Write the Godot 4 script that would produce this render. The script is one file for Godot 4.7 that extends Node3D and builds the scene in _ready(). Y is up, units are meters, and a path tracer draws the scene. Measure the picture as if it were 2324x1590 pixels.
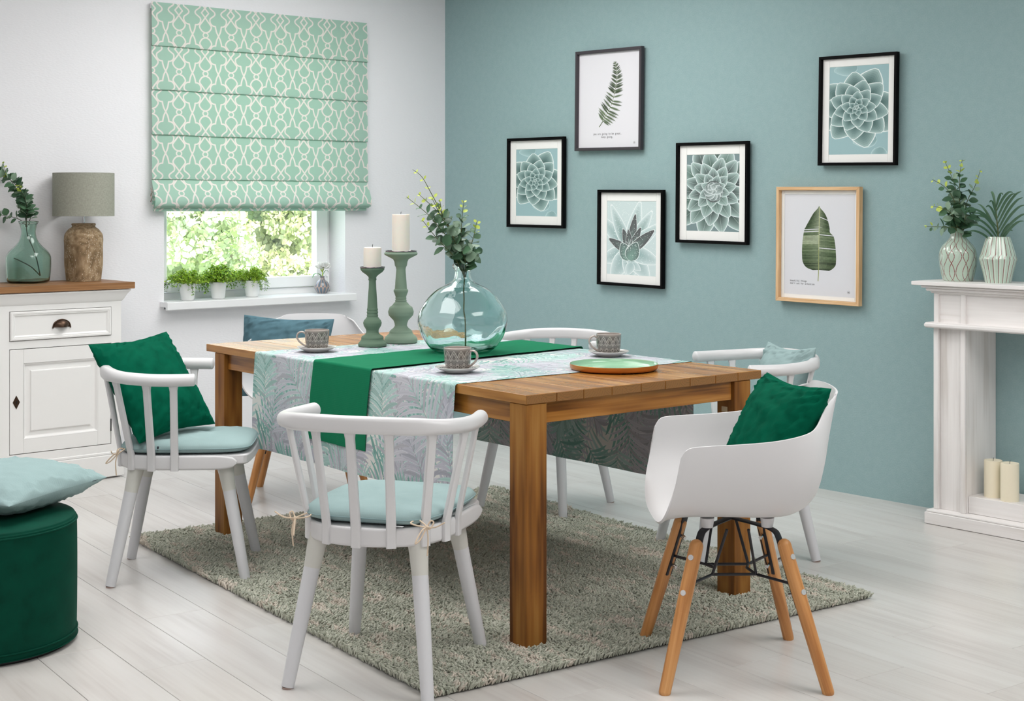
extends Node3D

# ---------------------------------------------------------------- mesh building
class MB:
	var v := PackedVector3Array()
	var n := PackedVector3Array()
	var uv := PackedVector2Array()
	var ix := PackedInt32Array()
	var col := PackedColorArray()
	var colored := false
	var tint := Color.WHITE
	var xf := Transform3D()
	var uo := Vector2.ZERO

	func put(p: Vector3, nn: Vector3, t: Vector2) -> int:
		v.append(xf * p)
		n.append((xf.basis * nn).normalized())
		uv.append(t + uo)
		if colored:
			col.append(tint)
		return v.size() - 1

	func tri(a: int, b: int, c: int, flip := false) -> void:
		# given counter-clockwise from outside, stored clockwise
		ix.append(a)
		if flip:
			ix.append(b)
			ix.append(c)
		else:
			ix.append(c)
			ix.append(b)

	# turns the triangle so that it faces the way its normals point
	func tria(a: int, b: int, c: int) -> void:
		var g := (v[b] - v[a]).cross(v[c] - v[a])
		tri(a, b, c, g.dot(n[a] + n[b] + n[c]) < 0.0)

	# rows of points; cu wraps the columns, cv wraps the rows; solid = turn it outside out
	func grid(rows: Array, cu := false, cv := false, solid := true, uvs: Array = [], flip := false) -> void:
		var rn := rows.size()
		var cn: int = rows[0].size()
		var nr := rn + (1 if cv else 0)
		var nc := cn + (1 if cu else 0)
		var p := PackedVector3Array()
		p.resize(rn * cn)
		for i in rn:
			var r: PackedVector3Array = rows[i]
			for j in cn:
				p[i * cn + j] = r[j]
		var nn := PackedVector3Array()
		nn.resize(rn * cn)
		var mid := Vector3.ZERO
		for q in p:
			mid += q
		mid /= p.size()
		var vol := 0.0
		for i in nr - 1:
			var i2 := (i + 1) % rn
			for j in nc - 1:
				var j2 := (j + 1) % cn
				var a := p[i * cn + j]
				var b := p[i * cn + j2]
				var c := p[i2 * cn + j2]
				var d := p[i2 * cn + j]
				var dd := (c - a).cross(d - b)
				vol += dd.dot((a + b + c + d) * 0.25 - mid)
				nn[i * cn + j] += dd
				nn[i * cn + j2] += dd
				nn[i2 * cn + j2] += dd
				nn[i2 * cn + j] += dd
		var s := 1.0
		if (solid and vol < 0.0) or (not solid and flip):
			s = -1.0
		var base := v.size()
		# lengths for default uv
		for i in nr:
			var lu := 0.0
			for j in nc:
				var k := (i % rn) * cn + (j % cn)
				var t := Vector2.ZERO
				if uvs.size() > 0:
					t = uvs[i][j]
				else:
					t = Vector2(float(j) / maxf(1, nc - 1), float(i) / maxf(1, nr - 1))
				var nv := nn[k] * s
				if nv.length_squared() < 1e-24:
					nv = Vector3.UP
				put(p[k], nv.normalized(), t)
		for i in nr - 1:
			for j in nc - 1:
				var a := base + i * nc + j
				tri(a, a + 1, a + nc + 1, s < 0)
				tri(a, a + nc + 1, a + nc, s < 0)

	func fan(pts: PackedVector3Array, nn: Vector3, usc := 1.0) -> void:
		var c := Vector3.ZERO
		for q in pts:
			c += q
		c /= pts.size()
		var ar := Vector3.ZERO
		for i in pts.size():
			ar += (pts[i] - c).cross(pts[(i + 1) % pts.size()] - c)
		var fl := ar.dot(nn) < 0.0
		var ax := nn.cross(Vector3.UP if absf(nn.y) < 0.9 else Vector3.RIGHT).normalized()
		var ay := nn.cross(ax)
		var b0 := put(c, nn, Vector2(c.dot(ax), c.dot(ay)) * usc)
		for q in pts:
			put(q, nn, Vector2(q.dot(ax), q.dot(ay)) * usc)
		for i in pts.size():
			tri(b0, b0 + 1 + i, b0 + 1 + (i + 1) % pts.size(), fl)

	# a box with chamfered edges; uv in metres, u along the longest side
	func box(size: Vector3, at := Vector3.ZERO, bev := 0.002) -> void:
		var h := size * 0.5
		var e := minf(bev, minf(h.x, minf(h.y, h.z)) * 0.9)
		var ids := {}
		for ax in 3:
			var o1 := (ax + 1) % 3
			var o2 := (ax + 2) % 3
			var ua := o1
			var va := o2
			if size[o2] > size[o1]:
				ua = o2
				va = o1
			for sg: int in [-1, 1]:
				for c in 4:
					var p := Vector3.ZERO
					p[ax] = h[ax] * sg
					var s1 := 1 if c & 1 else -1
					var s2 := 1 if c & 2 else -1
					p[o1] = (h[o1] - e) * s1
					p[o2] = (h[o2] - e) * s2
					var nn := Vector3.ZERO
					nn[ax] = sg
					var key := Vector3i.ZERO
					key[ax] = sg
					key[o1] = s1
					key[o2] = s2
					ids[[ax, key]] = put(p + at, nn, Vector2(p[ua], p[va]))
		for ax in 3:
			var o1 := (ax + 1) % 3
			var o2 := (ax + 2) % 3
			for sg: int in [-1, 1]:
				var q := []
				for c: Array in [[-1, -1], [1, -1], [1, 1], [-1, 1]]:
					var key := Vector3i.ZERO
					key[ax] = sg
					key[o1] = c[0]
					key[o2] = c[1]
					q.append(ids[[ax, key]])
				tria(q[0], q[1], q[2])
				tria(q[0], q[2], q[3])
			# edges along axis ax between faces o1 and o2
			for s1: int in [-1, 1]:
				for s2: int in [-1, 1]:
					var k0 := Vector3i.ZERO
					k0[o1] = s1
					k0[o2] = s2
					var k1 := k0
					k0[ax] = -1
					k1[ax] = 1
					var fl := s1 * s2 < 0
					tria(ids[[o1, k0]], ids[[o2, k0]], ids[[o2, k1]])
					tria(ids[[o1, k0]], ids[[o2, k1]], ids[[o1, k1]])
		for sx: int in [-1, 1]:
			for sy: int in [-1, 1]:
				for sz: int in [-1, 1]:
					var key := Vector3i(sx, sy, sz)
					tria(ids[[0, key]], ids[[1, key]], ids[[2, key]])

	# sections (Vector2 loops) carried along a path
	func sweep(path: PackedVector3Array, secs: Array, cap := 1, closed := false, up := Vector3.UP, fixed := false, usc := 1.0) -> void:
		var m := path.size()
		var rows := []
		var uvs := []
		var nx := Vector3.ZERO
		var along := 0.0
		var tans := PackedVector3Array()
		for i in m:
			var t: Vector3
			if closed:
				t = path[(i + 1) % m] - path[(i - 1 + m) % m]
			elif i == 0:
				t = path[1] - path[0]
			elif i == m - 1:
				t = path[m - 1] - path[m - 2]
			else:
				t = (path[i + 1] - path[i]).normalized() + (path[i] - path[i - 1]).normalized()
			tans.append(t.normalized())
		for i in m:
			var t := tans[i]
			if i == 0 or fixed:
				nx = up - t * up.dot(t)
				if nx.length() < 1e-4:
					nx = Vector3.RIGHT - t * t.x
			else:
				nx = nx - t * nx.dot(t)
			nx = nx.normalized()
			var bx := t.cross(nx)
			if i > 0:
				along += path[i].distance_to(path[i - 1])
			var sec: PackedVector2Array = secs[i] if secs.size() > 1 else secs[0]
			var r := PackedVector3Array()
			var tt := PackedVector2Array()
			var round_ := 0.0
			for j in sec.size():
				r.append(path[i] + bx * sec[j].x + nx * sec[j].y)
				tt.append(Vector2(along, round_) * usc)
				round_ += sec[j].distance_to(sec[(j + 1) % sec.size()])
			tt.append(Vector2(along, round_) * usc)
			rows.append(r)
			uvs.append(tt)
		if closed:
			uvs.append(uvs[0])
		grid(rows, true, closed, true, uvs)
		if cap == 1 and not closed:
			fan(rows[0], -tans[0])
			fan(rows[m - 1], tans[m - 1])

	func tube(path: PackedVector3Array, rad, seg := 8, cap := 1, closed := false, up := Vector3.UP, sq := Vector2.ONE, fixed := false) -> void:
		var pp := path.duplicate()
		var rr := PackedFloat32Array()
		for i in path.size():
			rr.append(rad[i] if (rad is Array or rad is PackedFloat32Array) else rad)
		if cap == 2 and not closed:
			var m := path.size()
			var t0 := (path[0] - path[1]).normalized()
			var t1 := (path[m - 1] - path[m - 2]).normalized()
			var q := PackedVector3Array()
			var w := PackedFloat32Array()
			for k: float in [86.0, 62.0, 38.0, 16.0]:
				q.append(path[0] + t0 * rr[0] * sin(deg_to_rad(k)))
				w.append(rr[0] * cos(deg_to_rad(k)))
			q.append_array(path)
			w.append_array(rr)
			for k: float in [16.0, 38.0, 62.0, 86.0]:
				q.append(path[m - 1] + t1 * rr[m - 1] * sin(deg_to_rad(k)))
				w.append(rr[m - 1] * cos(deg_to_rad(k)))
			pp = q
			rr = w
		var secs := []
		for i in pp.size():
			var s := PackedVector2Array()
			for j in seg:
				var a := TAU * j / seg
				s.append(Vector2(cos(a) * sq.x, sin(a) * sq.y) * rr[i])
			secs.append(s)
		sweep(pp, secs, 1 if cap > 0 else 0, closed, up, fixed)

	# profile of (radius, height); f(angle, row) scales the radius
	func lathe(prof: PackedVector2Array, seg := 32, f = null, usc := Vector2.ZERO, solid := true) -> void:
		var rows := []
		var uvs := []
		var along := 0.0
		for i in prof.size():
			if i > 0:
				along += prof[i].distance_to(prof[i - 1])
			var r := PackedVector3Array()
			var tt := PackedVector2Array()
			for j in seg:
				var a := TAU * j / seg
				var k: float = f.call(a, i) if f != null else 1.0
				r.append(Vector3(cos(a) * prof[i].x * k, prof[i].y, sin(a) * prof[i].x * k))
			for j in seg + 1:
				if usc == Vector2.ZERO:
					tt.append(Vector2(float(j) / seg, float(i) / (prof.size() - 1)))
				else:
					tt.append(Vector2(float(j) / seg * usc.x, along * usc.y))
			rows.append(r)
			uvs.append(tt)
		grid(rows, true, false, solid, uvs)

	# polygon in x, y drawn out along z, with a small chamfer
	func prism(poly: PackedVector2Array, depth: float, bev := 0.0) -> void:
		var pl := poly.duplicate()
		var area := 0.0
		for i in pl.size():
			area += pl[i].cross(pl[(i + 1) % pl.size()])
		if area < 0.0:
			pl.reverse()
		var inner := pl
		if bev > 0.0:
			inner = PackedVector2Array()
			var m := pl.size()
			for i in m:
				var e0 := (pl[i] - pl[(i - 1 + m) % m]).normalized()
				var e1 := (pl[(i + 1) % m] - pl[i]).normalized()
				var nn := (Vector2(-e0.y, e0.x) + Vector2(-e1.y, e1.x))
				nn = nn.normalized() / maxf(0.4, sqrt((1.0 + e0.dot(e1)) * 0.5))
				inner.append(pl[i] + nn * bev)
		var t := Geometry2D.triangulate_polygon(inner)
		for sg: int in [1, -1]:
			var b0 := v.size()
			for q in inner:
				put(Vector3(q.x, q.y, depth * 0.5 * sg), Vector3(0, 0, sg), q)
			for i in range(0, t.size(), 3):
				tria(b0 + t[i], b0 + t[i + 1], b0 + t[i + 2])
		var m2 := pl.size()
		for i in m2:
			var a := pl[i]
			var b := pl[(i + 1) % m2]
			var e := (b - a).normalized()
			var nn := Vector3(e.y, -e.x, 0)
			var hz := depth * 0.5 - bev
			var k := put(Vector3(a.x, a.y, -hz), nn, Vector2(a.x + a.y, -hz))
			put(Vector3(b.x, b.y, -hz), nn, Vector2(b.x + b.y, -hz))
			put(Vector3(b.x, b.y, hz), nn, Vector2(b.x + b.y, hz))
			put(Vector3(a.x, a.y, hz), nn, Vector2(a.x + a.y, hz))
			tria(k, k + 1, k + 2)
			tria(k, k + 2, k + 3)
			if bev > 0.0:
				var ia := inner[i]
				var ib := inner[(i + 1) % m2]
				for sg: int in [1, -1]:
					var q := put(Vector3(a.x, a.y, hz * sg), nn, Vector2(a.x, a.y))
					put(Vector3(b.x, b.y, hz * sg), nn, Vector2(b.x, b.y))
					put(Vector3(ib.x, ib.y, depth * 0.5 * sg), Vector3(0, 0, sg), Vector2(b.x, b.y))
					put(Vector3(ia.x, ia.y, depth * 0.5 * sg), Vector3(0, 0, sg), Vector2(a.x, a.y))
					tria(q, q + 1, q + 2)
					tria(q, q + 2, q + 3)

	func ball(r: Vector3, at: Vector3, seg := 12, rings := 7) -> void:
		var rows := []
		for i in rings + 1:
			var a := PI * i / rings
			var rr := PackedVector3Array()
			for j in seg:
				var b := TAU * j / seg
				rr.append(at + Vector3(cos(b) * sin(a) * r.x, -cos(a) * r.y, sin(b) * sin(a) * r.z))
			rows.append(rr)
		grid(rows, true, false, true)

	# moulded rectangle facing +x: rings of [inset, height] from the outer edge in, then a flat field
	func panel(x: float, y0: float, y1: float, z0: float, z1: float, steps: Array) -> void:
		var last := PackedVector3Array()
		for q: Array in steps:
			var o: float = q[0]
			var r := PackedVector3Array([Vector3(x + q[1], y0 + o, z0 + o), Vector3(x + q[1], y0 + o, z1 - o), Vector3(x + q[1], y1 - o, z1 - o), Vector3(x + q[1], y1 - o, z0 + o)])
			if last.size() > 0:
				for j in 4:
					var k := (j + 1) % 4
					var nn := (last[k] - last[j]).cross(r[j] - last[j]).normalized()
					if nn.x < 0.0 or (absf(nn.x) < 1e-3 and nn.dot(Vector3(0, (y0 + y1) * 0.5, (z0 + z1) * 0.5) - last[j]) > 0.0):
						nn = -nn
					var a := put(last[j], nn, Vector2(last[j].z, last[j].y))
					put(last[k], nn, Vector2(last[k].z, last[k].y))
					put(r[k], nn, Vector2(r[k].z, r[k].y))
					put(r[j], nn, Vector2(r[j].z, r[j].y))
					tria(a, a + 1, a + 2)
					tria(a, a + 2, a + 3)
			last = r
		fan(last, Vector3(1, 0, 0))

	func mesh() -> ArrayMesh:
		var a := []
		a.resize(Mesh.ARRAY_MAX)
		a[Mesh.ARRAY_VERTEX] = v
		a[Mesh.ARRAY_NORMAL] = n
		a[Mesh.ARRAY_TEX_UV] = uv
		if colored:
			a[Mesh.ARRAY_COLOR] = col
		a[Mesh.ARRAY_INDEX] = ix
		var m := ArrayMesh.new()
		m.add_surface_from_arrays(Mesh.PRIMITIVE_TRIANGLES, a)
		return m

# ---------------------------------------------------------------- nodes
var used := {}
func numbered(called: String, parent: Node) -> String:
	var key := [called, parent]
	var k: int = used.get(key, 0)
	used[key] = k + 1
	return called if k == 0 else "%s_%03d" % [called, k]

func inst(called: String, m: Mesh, mt: Material, parent: Node = self) -> MeshInstance3D:
	var o := MeshInstance3D.new()
	o.name = numbered(called, parent)
	o.mesh = m
	o.material_override = mt
	parent.add_child(o, true)
	return o

func obj(called: String, b: MB, mt: Material, parent: Node = self) -> MeshInstance3D:
	return inst(called, b.mesh(), mt, parent)

func tag(o: Node, label: String, category := "", group := "", kind := "") -> Node:
	if label != "": o.set_meta("label", label)
	if category != "": o.set_meta("category", category)
	if group != "": o.set_meta("group", group)
	if kind != "": o.set_meta("kind", kind)
	return o

func thing(called: String, label: String, category: String, at := Vector3.ZERO, turn := 0.0, group := "") -> Node3D:
	var o := Node3D.new()
	o.name = numbered(called, self)
	add_child(o, true)
	o.position = at
	o.rotation.y = turn
	tag(o, label, category, group)
	return o

func dup(src: Node3D, at: Vector3, turn: float, label: String, group := "") -> Node3D:
	var base := String(src.name)
	var o: Node3D = src.duplicate()
	o.name = numbered(base, self)
	add_child(o, true)
	o.position = at
	o.rotation = Vector3(0, turn, 0)
	tag(o, label, "", group)
	return o

func struct(called: String, b: MB, mt: Material, label := "", parent: Node = self) -> MeshInstance3D:
	var o := obj(called, b, mt, parent)
	tag(o, label, "", "", "structure" if parent == self else "")
	return o

func pv(a: Array) -> PackedVector2Array:
	var o := PackedVector2Array()
	for i in range(0, a.size(), 2):
		o.append(Vector2(a[i], a[i + 1]))
	return o

func p3(a: Array) -> PackedVector3Array:
	var o := PackedVector3Array()
	for i in range(0, a.size(), 3):
		o.append(Vector3(a[i], a[i + 1], a[i + 2]))
	return o

func spline(p: PackedVector3Array, per := 6, closed := false) -> PackedVector3Array:
	var o := PackedVector3Array()
	var m := p.size()
	for i in (m if closed else m - 1):
		var a := p[(i - 1 + m) % m] if closed else p[maxi(i - 1, 0)]
		var b := p[i]
		var c := p[(i + 1) % m]
		var d := p[(i + 2) % m] if closed else p[mini(i + 2, m - 1)]
		for k in per:
			o.append(b.cubic_interpolate(c, a, d, float(k) / per))
	if not closed:
		o.append(p[m - 1])
	return o

func spline2(p: PackedVector2Array, per := 6, closed := false) -> PackedVector2Array:
	var q := PackedVector3Array()
	for t in p:
		q.append(Vector3(t.x, t.y, 0))
	var o := PackedVector2Array()
	for t in spline(q, per, closed):
		o.append(Vector2(t.x, t.y))
	return o

# ---------------------------------------------------------------- textures
func srgb(r: float, g: float, b: float) -> Color:
	return Color(r / 255.0, g / 255.0, b / 255.0)

func noise_img(seed_: int, w: int, h: int, freq: float, oct := 4, sx := 1, sy := 1) -> PackedByteArray:
	var ns := FastNoiseLite.new()
	ns.seed = seed_
	ns.noise_type = FastNoiseLite.TYPE_SIMPLEX_SMOOTH
	ns.frequency = freq
	ns.fractal_octaves = oct
	var im := ns.get_seamless_image(maxi(8, w / sx), maxi(8, h / sy))
	im.convert(Image.FORMAT_L8)
	if sx > 1 or sy > 1:
		im.resize(w, h, Image.INTERPOLATE_CUBIC)
	return im.get_data()

func ramp(stops: Array) -> PackedColorArray:
	var g := Gradient.new()
	g.offsets = PackedFloat32Array()
	g.colors = PackedColorArray()
	var of := PackedFloat32Array()
	var cs := PackedColorArray()
	for i in range(0, stops.size(), 2):
		of.append(stops[i])
		cs.append(stops[i + 1])
	g.offsets = of
	g.colors = cs
	var o := PackedColorArray()
	for i in 256:
		o.append(g.sample(i / 255.0))
	return o

# layers: [bytes, weight] pairs summed about 0.5, then looked up in a ramp
func mixed(w: int, h: int, layers: Array, stops: Array) -> Image:
	var lut := ramp(stops)
	var lb := PackedByteArray()
	for c in lut:
		lb.append(c.r8)
		lb.append(c.g8)
		lb.append(c.b8)
	var out := PackedByteArray()
	out.resize(w * h * 3)
	var la: PackedByteArray = layers[0][0]
	var wa: float = layers[0][1]
	var two := layers.size() > 1
	var lbb: PackedByteArray = layers[1][0] if two else la
	var wb: float = layers[1][1] if two else 0.0
	var three := layers.size() > 2
	var lc: PackedByteArray = layers[2][0] if three else la
	var wc: float = layers[2][1] if three else 0.0
	for i in w * h:
		var x := 127.5 + (la[i] - 127.5) * wa
		if two:
			x += (lbb[i] - 127.5) * wb
		if three:
			x += (lc[i] - 127.5) * wc
		var k := clampi(int(x), 0, 255) * 3
		out[i * 3] = lb[k]
		out[i * 3 + 1] = lb[k + 1]
		out[i * 3 + 2] = lb[k + 2]
	return Image.create_from_data(w, h, false, Image.FORMAT_RGB8, out)

func tex(im: Image) -> ImageTexture:
	return ImageTexture.create_from_image(im)

func grey(bytes: PackedByteArray, w: int, h: int) -> ImageTexture:
	return tex(Image.create_from_data(w, h, false, Image.FORMAT_L8, bytes))

func wood(seed_: int, w: int, h: int, stops: Array, fine := 0.35, knots := 0.5) -> ImageTexture:
	var a := noise_img(seed_, w, h, 0.012, 3, 6, 1)
	var b := noise_img(seed_ + 7, w, h, 0.06, 3, 24, 1)
	var c := noise_img(seed_ + 13, w, h, 0.010, 3, 8, 1)
	return tex(mixed(w, h, [[a, 0.6], [b, fine], [c, knots]], stops))

func weave(w: int, seed_: int) -> ImageTexture:
	var out := PackedByteArray()
	out.resize(w * w)
	var ns := noise_img(seed_, w, w, 0.08, 2)
	for y in w:
		for x in w:
			var t := 0.5 + 0.25 * sin(TAU * x / 8.0 + (PI if (y / 4) % 2 == 0 else 0.0)) + 0.25 * sin(TAU * y / 8.0)
			out[y * w + x] = clampi(int(t * 150.0 + ns[y * w + x] * 0.4), 0, 255)
	return grey(out, w, w)

func mat(c: Color, rough := 0.6, o := {}) -> StandardMaterial3D:
	var m := StandardMaterial3D.new()
	m.albedo_color = c
	m.roughness = rough
	m.cull_mode = BaseMaterial3D.CULL_DISABLED
	if o.has("metal"): m.metallic = o.metal
	if o.has("spec"): m.metallic_specular = o.spec
	if o.has("tex"):
		m.albedo_texture = o.tex
	if o.has("scale"):
		m.uv1_scale = o.scale
	if o.has("tri"):
		m.uv1_triplanar = true
		m.uv1_scale = Vector3.ONE * o.tri
	if o.has("bump"):
		m.heightmap_enabled = true
		m.heightmap_texture = o.bump
		m.heightmap_scale = o.get("depth", 0.05)
	if o.has("coat"):
		m.clearcoat_enabled = true
		m.clearcoat = o.coat
		m.clearcoat_roughness = o.get("coat_rough", 0.15)
	if o.has("rim"):
		m.rim_enabled = true
		m.rim = o.rim
		m.rim_tint = o.get("rim_tint", 0.6)
	if o.has("back"):
		m.backlight_enabled = true
		m.backlight = o.back
	if o.has("vc"):
		m.vertex_color_use_as_albedo = true
	return m

func glass(c: Color, a: float, scale := 0.05) -> StandardMaterial3D:
	var m := StandardMaterial3D.new()
	m.albedo_color = Color(c.r, c.g, c.b, a)
	m.roughness = 0.0
	m.refraction_enabled = true
	m.refraction_scale = scale
	m.transparency = BaseMaterial3D.TRANSPARENCY_ALPHA
	return m

# filled shapes on pictures
func poly(im: Image, pts: PackedVector2Array, c: Color) -> void:
	var w := im.get_width()
	var h := im.get_height()
	var lo := 1e9
	var hi := -1e9
	for p in pts:
		lo = minf(lo, p.y)
		hi = maxf(hi, p.y)
	for y in range(maxi(0, int(floor(lo))), mini(h - 1, int(ceil(hi))) + 1):
		var xs := PackedFloat32Array()
		var yc := y + 0.5
		var m := pts.size()
		for i in m:
			var a := pts[i]
			var b := pts[(i + 1) % m]
			if (a.y <= yc) != (b.y <= yc):
				xs.append(a.x + (yc - a.y) / (b.y - a.y) * (b.x - a.x))
		xs.sort()
		for k in range(0, xs.size() - 1, 2):
			var x0 := clampi(roundi(xs[k]), 0, w)
			var x1 := clampi(roundi(xs[k + 1]), 0, w)
			if x1 > x0:
				im.fill_rect(Rect2i(x0, y, x1 - x0, 1), c)

func stroke(im: Image, pts: PackedVector2Array, wd: float, c: Color, closed := false) -> void:
	var m := pts.size()
	for i in (m if closed else m - 1):
		var a := pts[i]
		var b := pts[(i + 1) % m]
		var d := (b - a)
		if d.length() < 0.01:
			continue
		d = d.normalized() * wd * 0.5
		var s := Vector2(-d.y, d.x)
		poly(im, PackedVector2Array([a + s - d * 0.4, b + s + d * 0.4, b - s + d * 0.4, a - s - d * 0.4]), c)

func ring(c: Vector2, r: Vector2, k := 20) -> PackedVector2Array:
	var o := PackedVector2Array()
	for i in k:
		o.append(c + Vector2(cos(TAU * i / k) * r.x, sin(TAU * i / k) * r.y))
	return o

var rng := RandomNumberGenerator.new()
var m := {}

func _ready() -> void:
	rng.seed = 7
	view_and_light()
	materials()
	room()
	window_side()
	outside()
	rug()
	dining_table()
	chairs()
	cushions()
	table_setting()
	sideboard()
	fireplace()
	pictures()
	pouf()

# ---------------------------------------------------------------- camera, sky, lights
func view_and_light() -> void:
	var cam := Camera3D.new()
	cam.name = "camera"
	cam.projection = Camera3D.PROJECTION_FRUSTUM
	cam.keep_aspect = Camera3D.KEEP_HEIGHT
	cam.near = 0.1
	cam.far = 400.0
	cam.size = 1590.0 / 3300.0 * 0.1            # focal length of 3300 pixels on a frame 1590 high
	cam.frustum_offset = Vector2(0.0, -333.0 / 3300.0 * 0.1)  # lens shifted down, camera level
	cam.position = Vector3(6.873, 1.32, 5.539)
	cam.rotation.y = deg_to_rad(48.5)
	add_child(cam)
	cam.current = true

	var env := Environment.new()
	env.background_mode = Environment.BG_SKY
	var sm := ProceduralSkyMaterial.new()
	sm.sky_top_color = srgb(206, 222, 240)
	sm.sky_horizon_color = srgb(246, 249, 252)
	sm.ground_bottom_color = srgb(150, 160, 140)
	sm.ground_horizon_color = srgb(225, 230, 220)
	sm.sky_curve = 0.2
	var sky := Sky.new()
	sky.sky_material = sm
	env.sky = sky
	env.background_energy_multiplier = 2.3
	env.tonemap_mode = Environment.TONE_MAPPER_LINEAR
	env.tonemap_exposure = 1.85
	env.sdfgi_enabled = true
	env.ssao_enabled = true
	env.ssil_enabled = true
	var we := WorldEnvironment.new()
	we.name = "environment"
	we.environment = env
	add_child(we)

	var sun := DirectionalLight3D.new()          # stands behind the house and lights the trees outside
	sun.name = "sun"
	sun.sky_mode = DirectionalLight3D.SKY_MODE_LIGHT_ONLY
	sun.light_energy = 1.2
	sun.light_color = srgb(255, 246, 230)
	sun.light_angular_distance = 3.0
	sun.shadow_enabled = true
	add_child(sun)
	sun.look_at_from_position(Vector3.ZERO, Vector3(-0.72, -0.62, -0.25))

	# unseen flat ceiling lights, out of view, placed to light the room and walls
	for a: Array in PANELS:
		var t := thing("unseen_ceiling_light", a[4], "ceiling light", Vector3(a[0], 2.75, a[1]), 0.0, "unseen ceiling lights")
		var fr := MB.new()
		for s: int in [-1, 1]:
			fr.box(Vector3(a[2] + 0.06, 0.05, 0.03), Vector3(0, -0.025, s * (a[3] * 0.5 + 0.015)), 0.004)
			fr.box(Vector3(0.03, 0.05, a[3]), Vector3(s * (a[2] * 0.5 + 0.015), -0.025, 0), 0.004)
		obj("frame", fr, mat(srgb(235, 235, 235), 0.4), t)
		var df := MB.new()
		df.box(Vector3(a[2], 0.02, a[3]), Vector3(0, -0.02, 0), 0.002)
		var dm := mat(srgb(250, 250, 250), 0.6)
		dm.emission_enabled = true
		dm.emission = Color(1, 1, 1)
		dm.emission_energy_multiplier = 1.0
		obj("light_diffuser", df, dm, t)
		var l := AreaLight3D.new()
		l.name = "light"
		l.area_size = Vector2(a[2], a[3])
		l.area_normalize_energy = false
		l.light_energy = a[5]
		l.light_color = a[6]
		l.set("area_range", 20.0)
		l.shadow_enabled = true
		t.add_child(l)
		l.position = Vector3(0, -0.034, 0)
		l.rotation.x = -PI / 2

var PANELS := [  # all out of view; places and strengths chosen to even out the light
	[2.7, 3.7, 1.7, 1.7, "unseen square ceiling light placed to light the window end of the table", 0.52, Color(1, 0.99, 0.985)],
	[1.7, 1.5, 1.9, 1.4, "unseen wide ceiling light placed to light the corner with the window", 0.66, Color(1, 0.99, 0.985)],
	[5.7, 1.8, 2.0, 1.6, "unseen wide ceiling light placed to light the fireplace side of the room", 0.64, Color(1, 0.985, 0.975)],
	[6.2, 5.4, 2.0, 2.0, "unseen weak square ceiling light placed to light the camera side of the room", 0.12, Color(1, 0.985, 0.975)],
]

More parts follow.
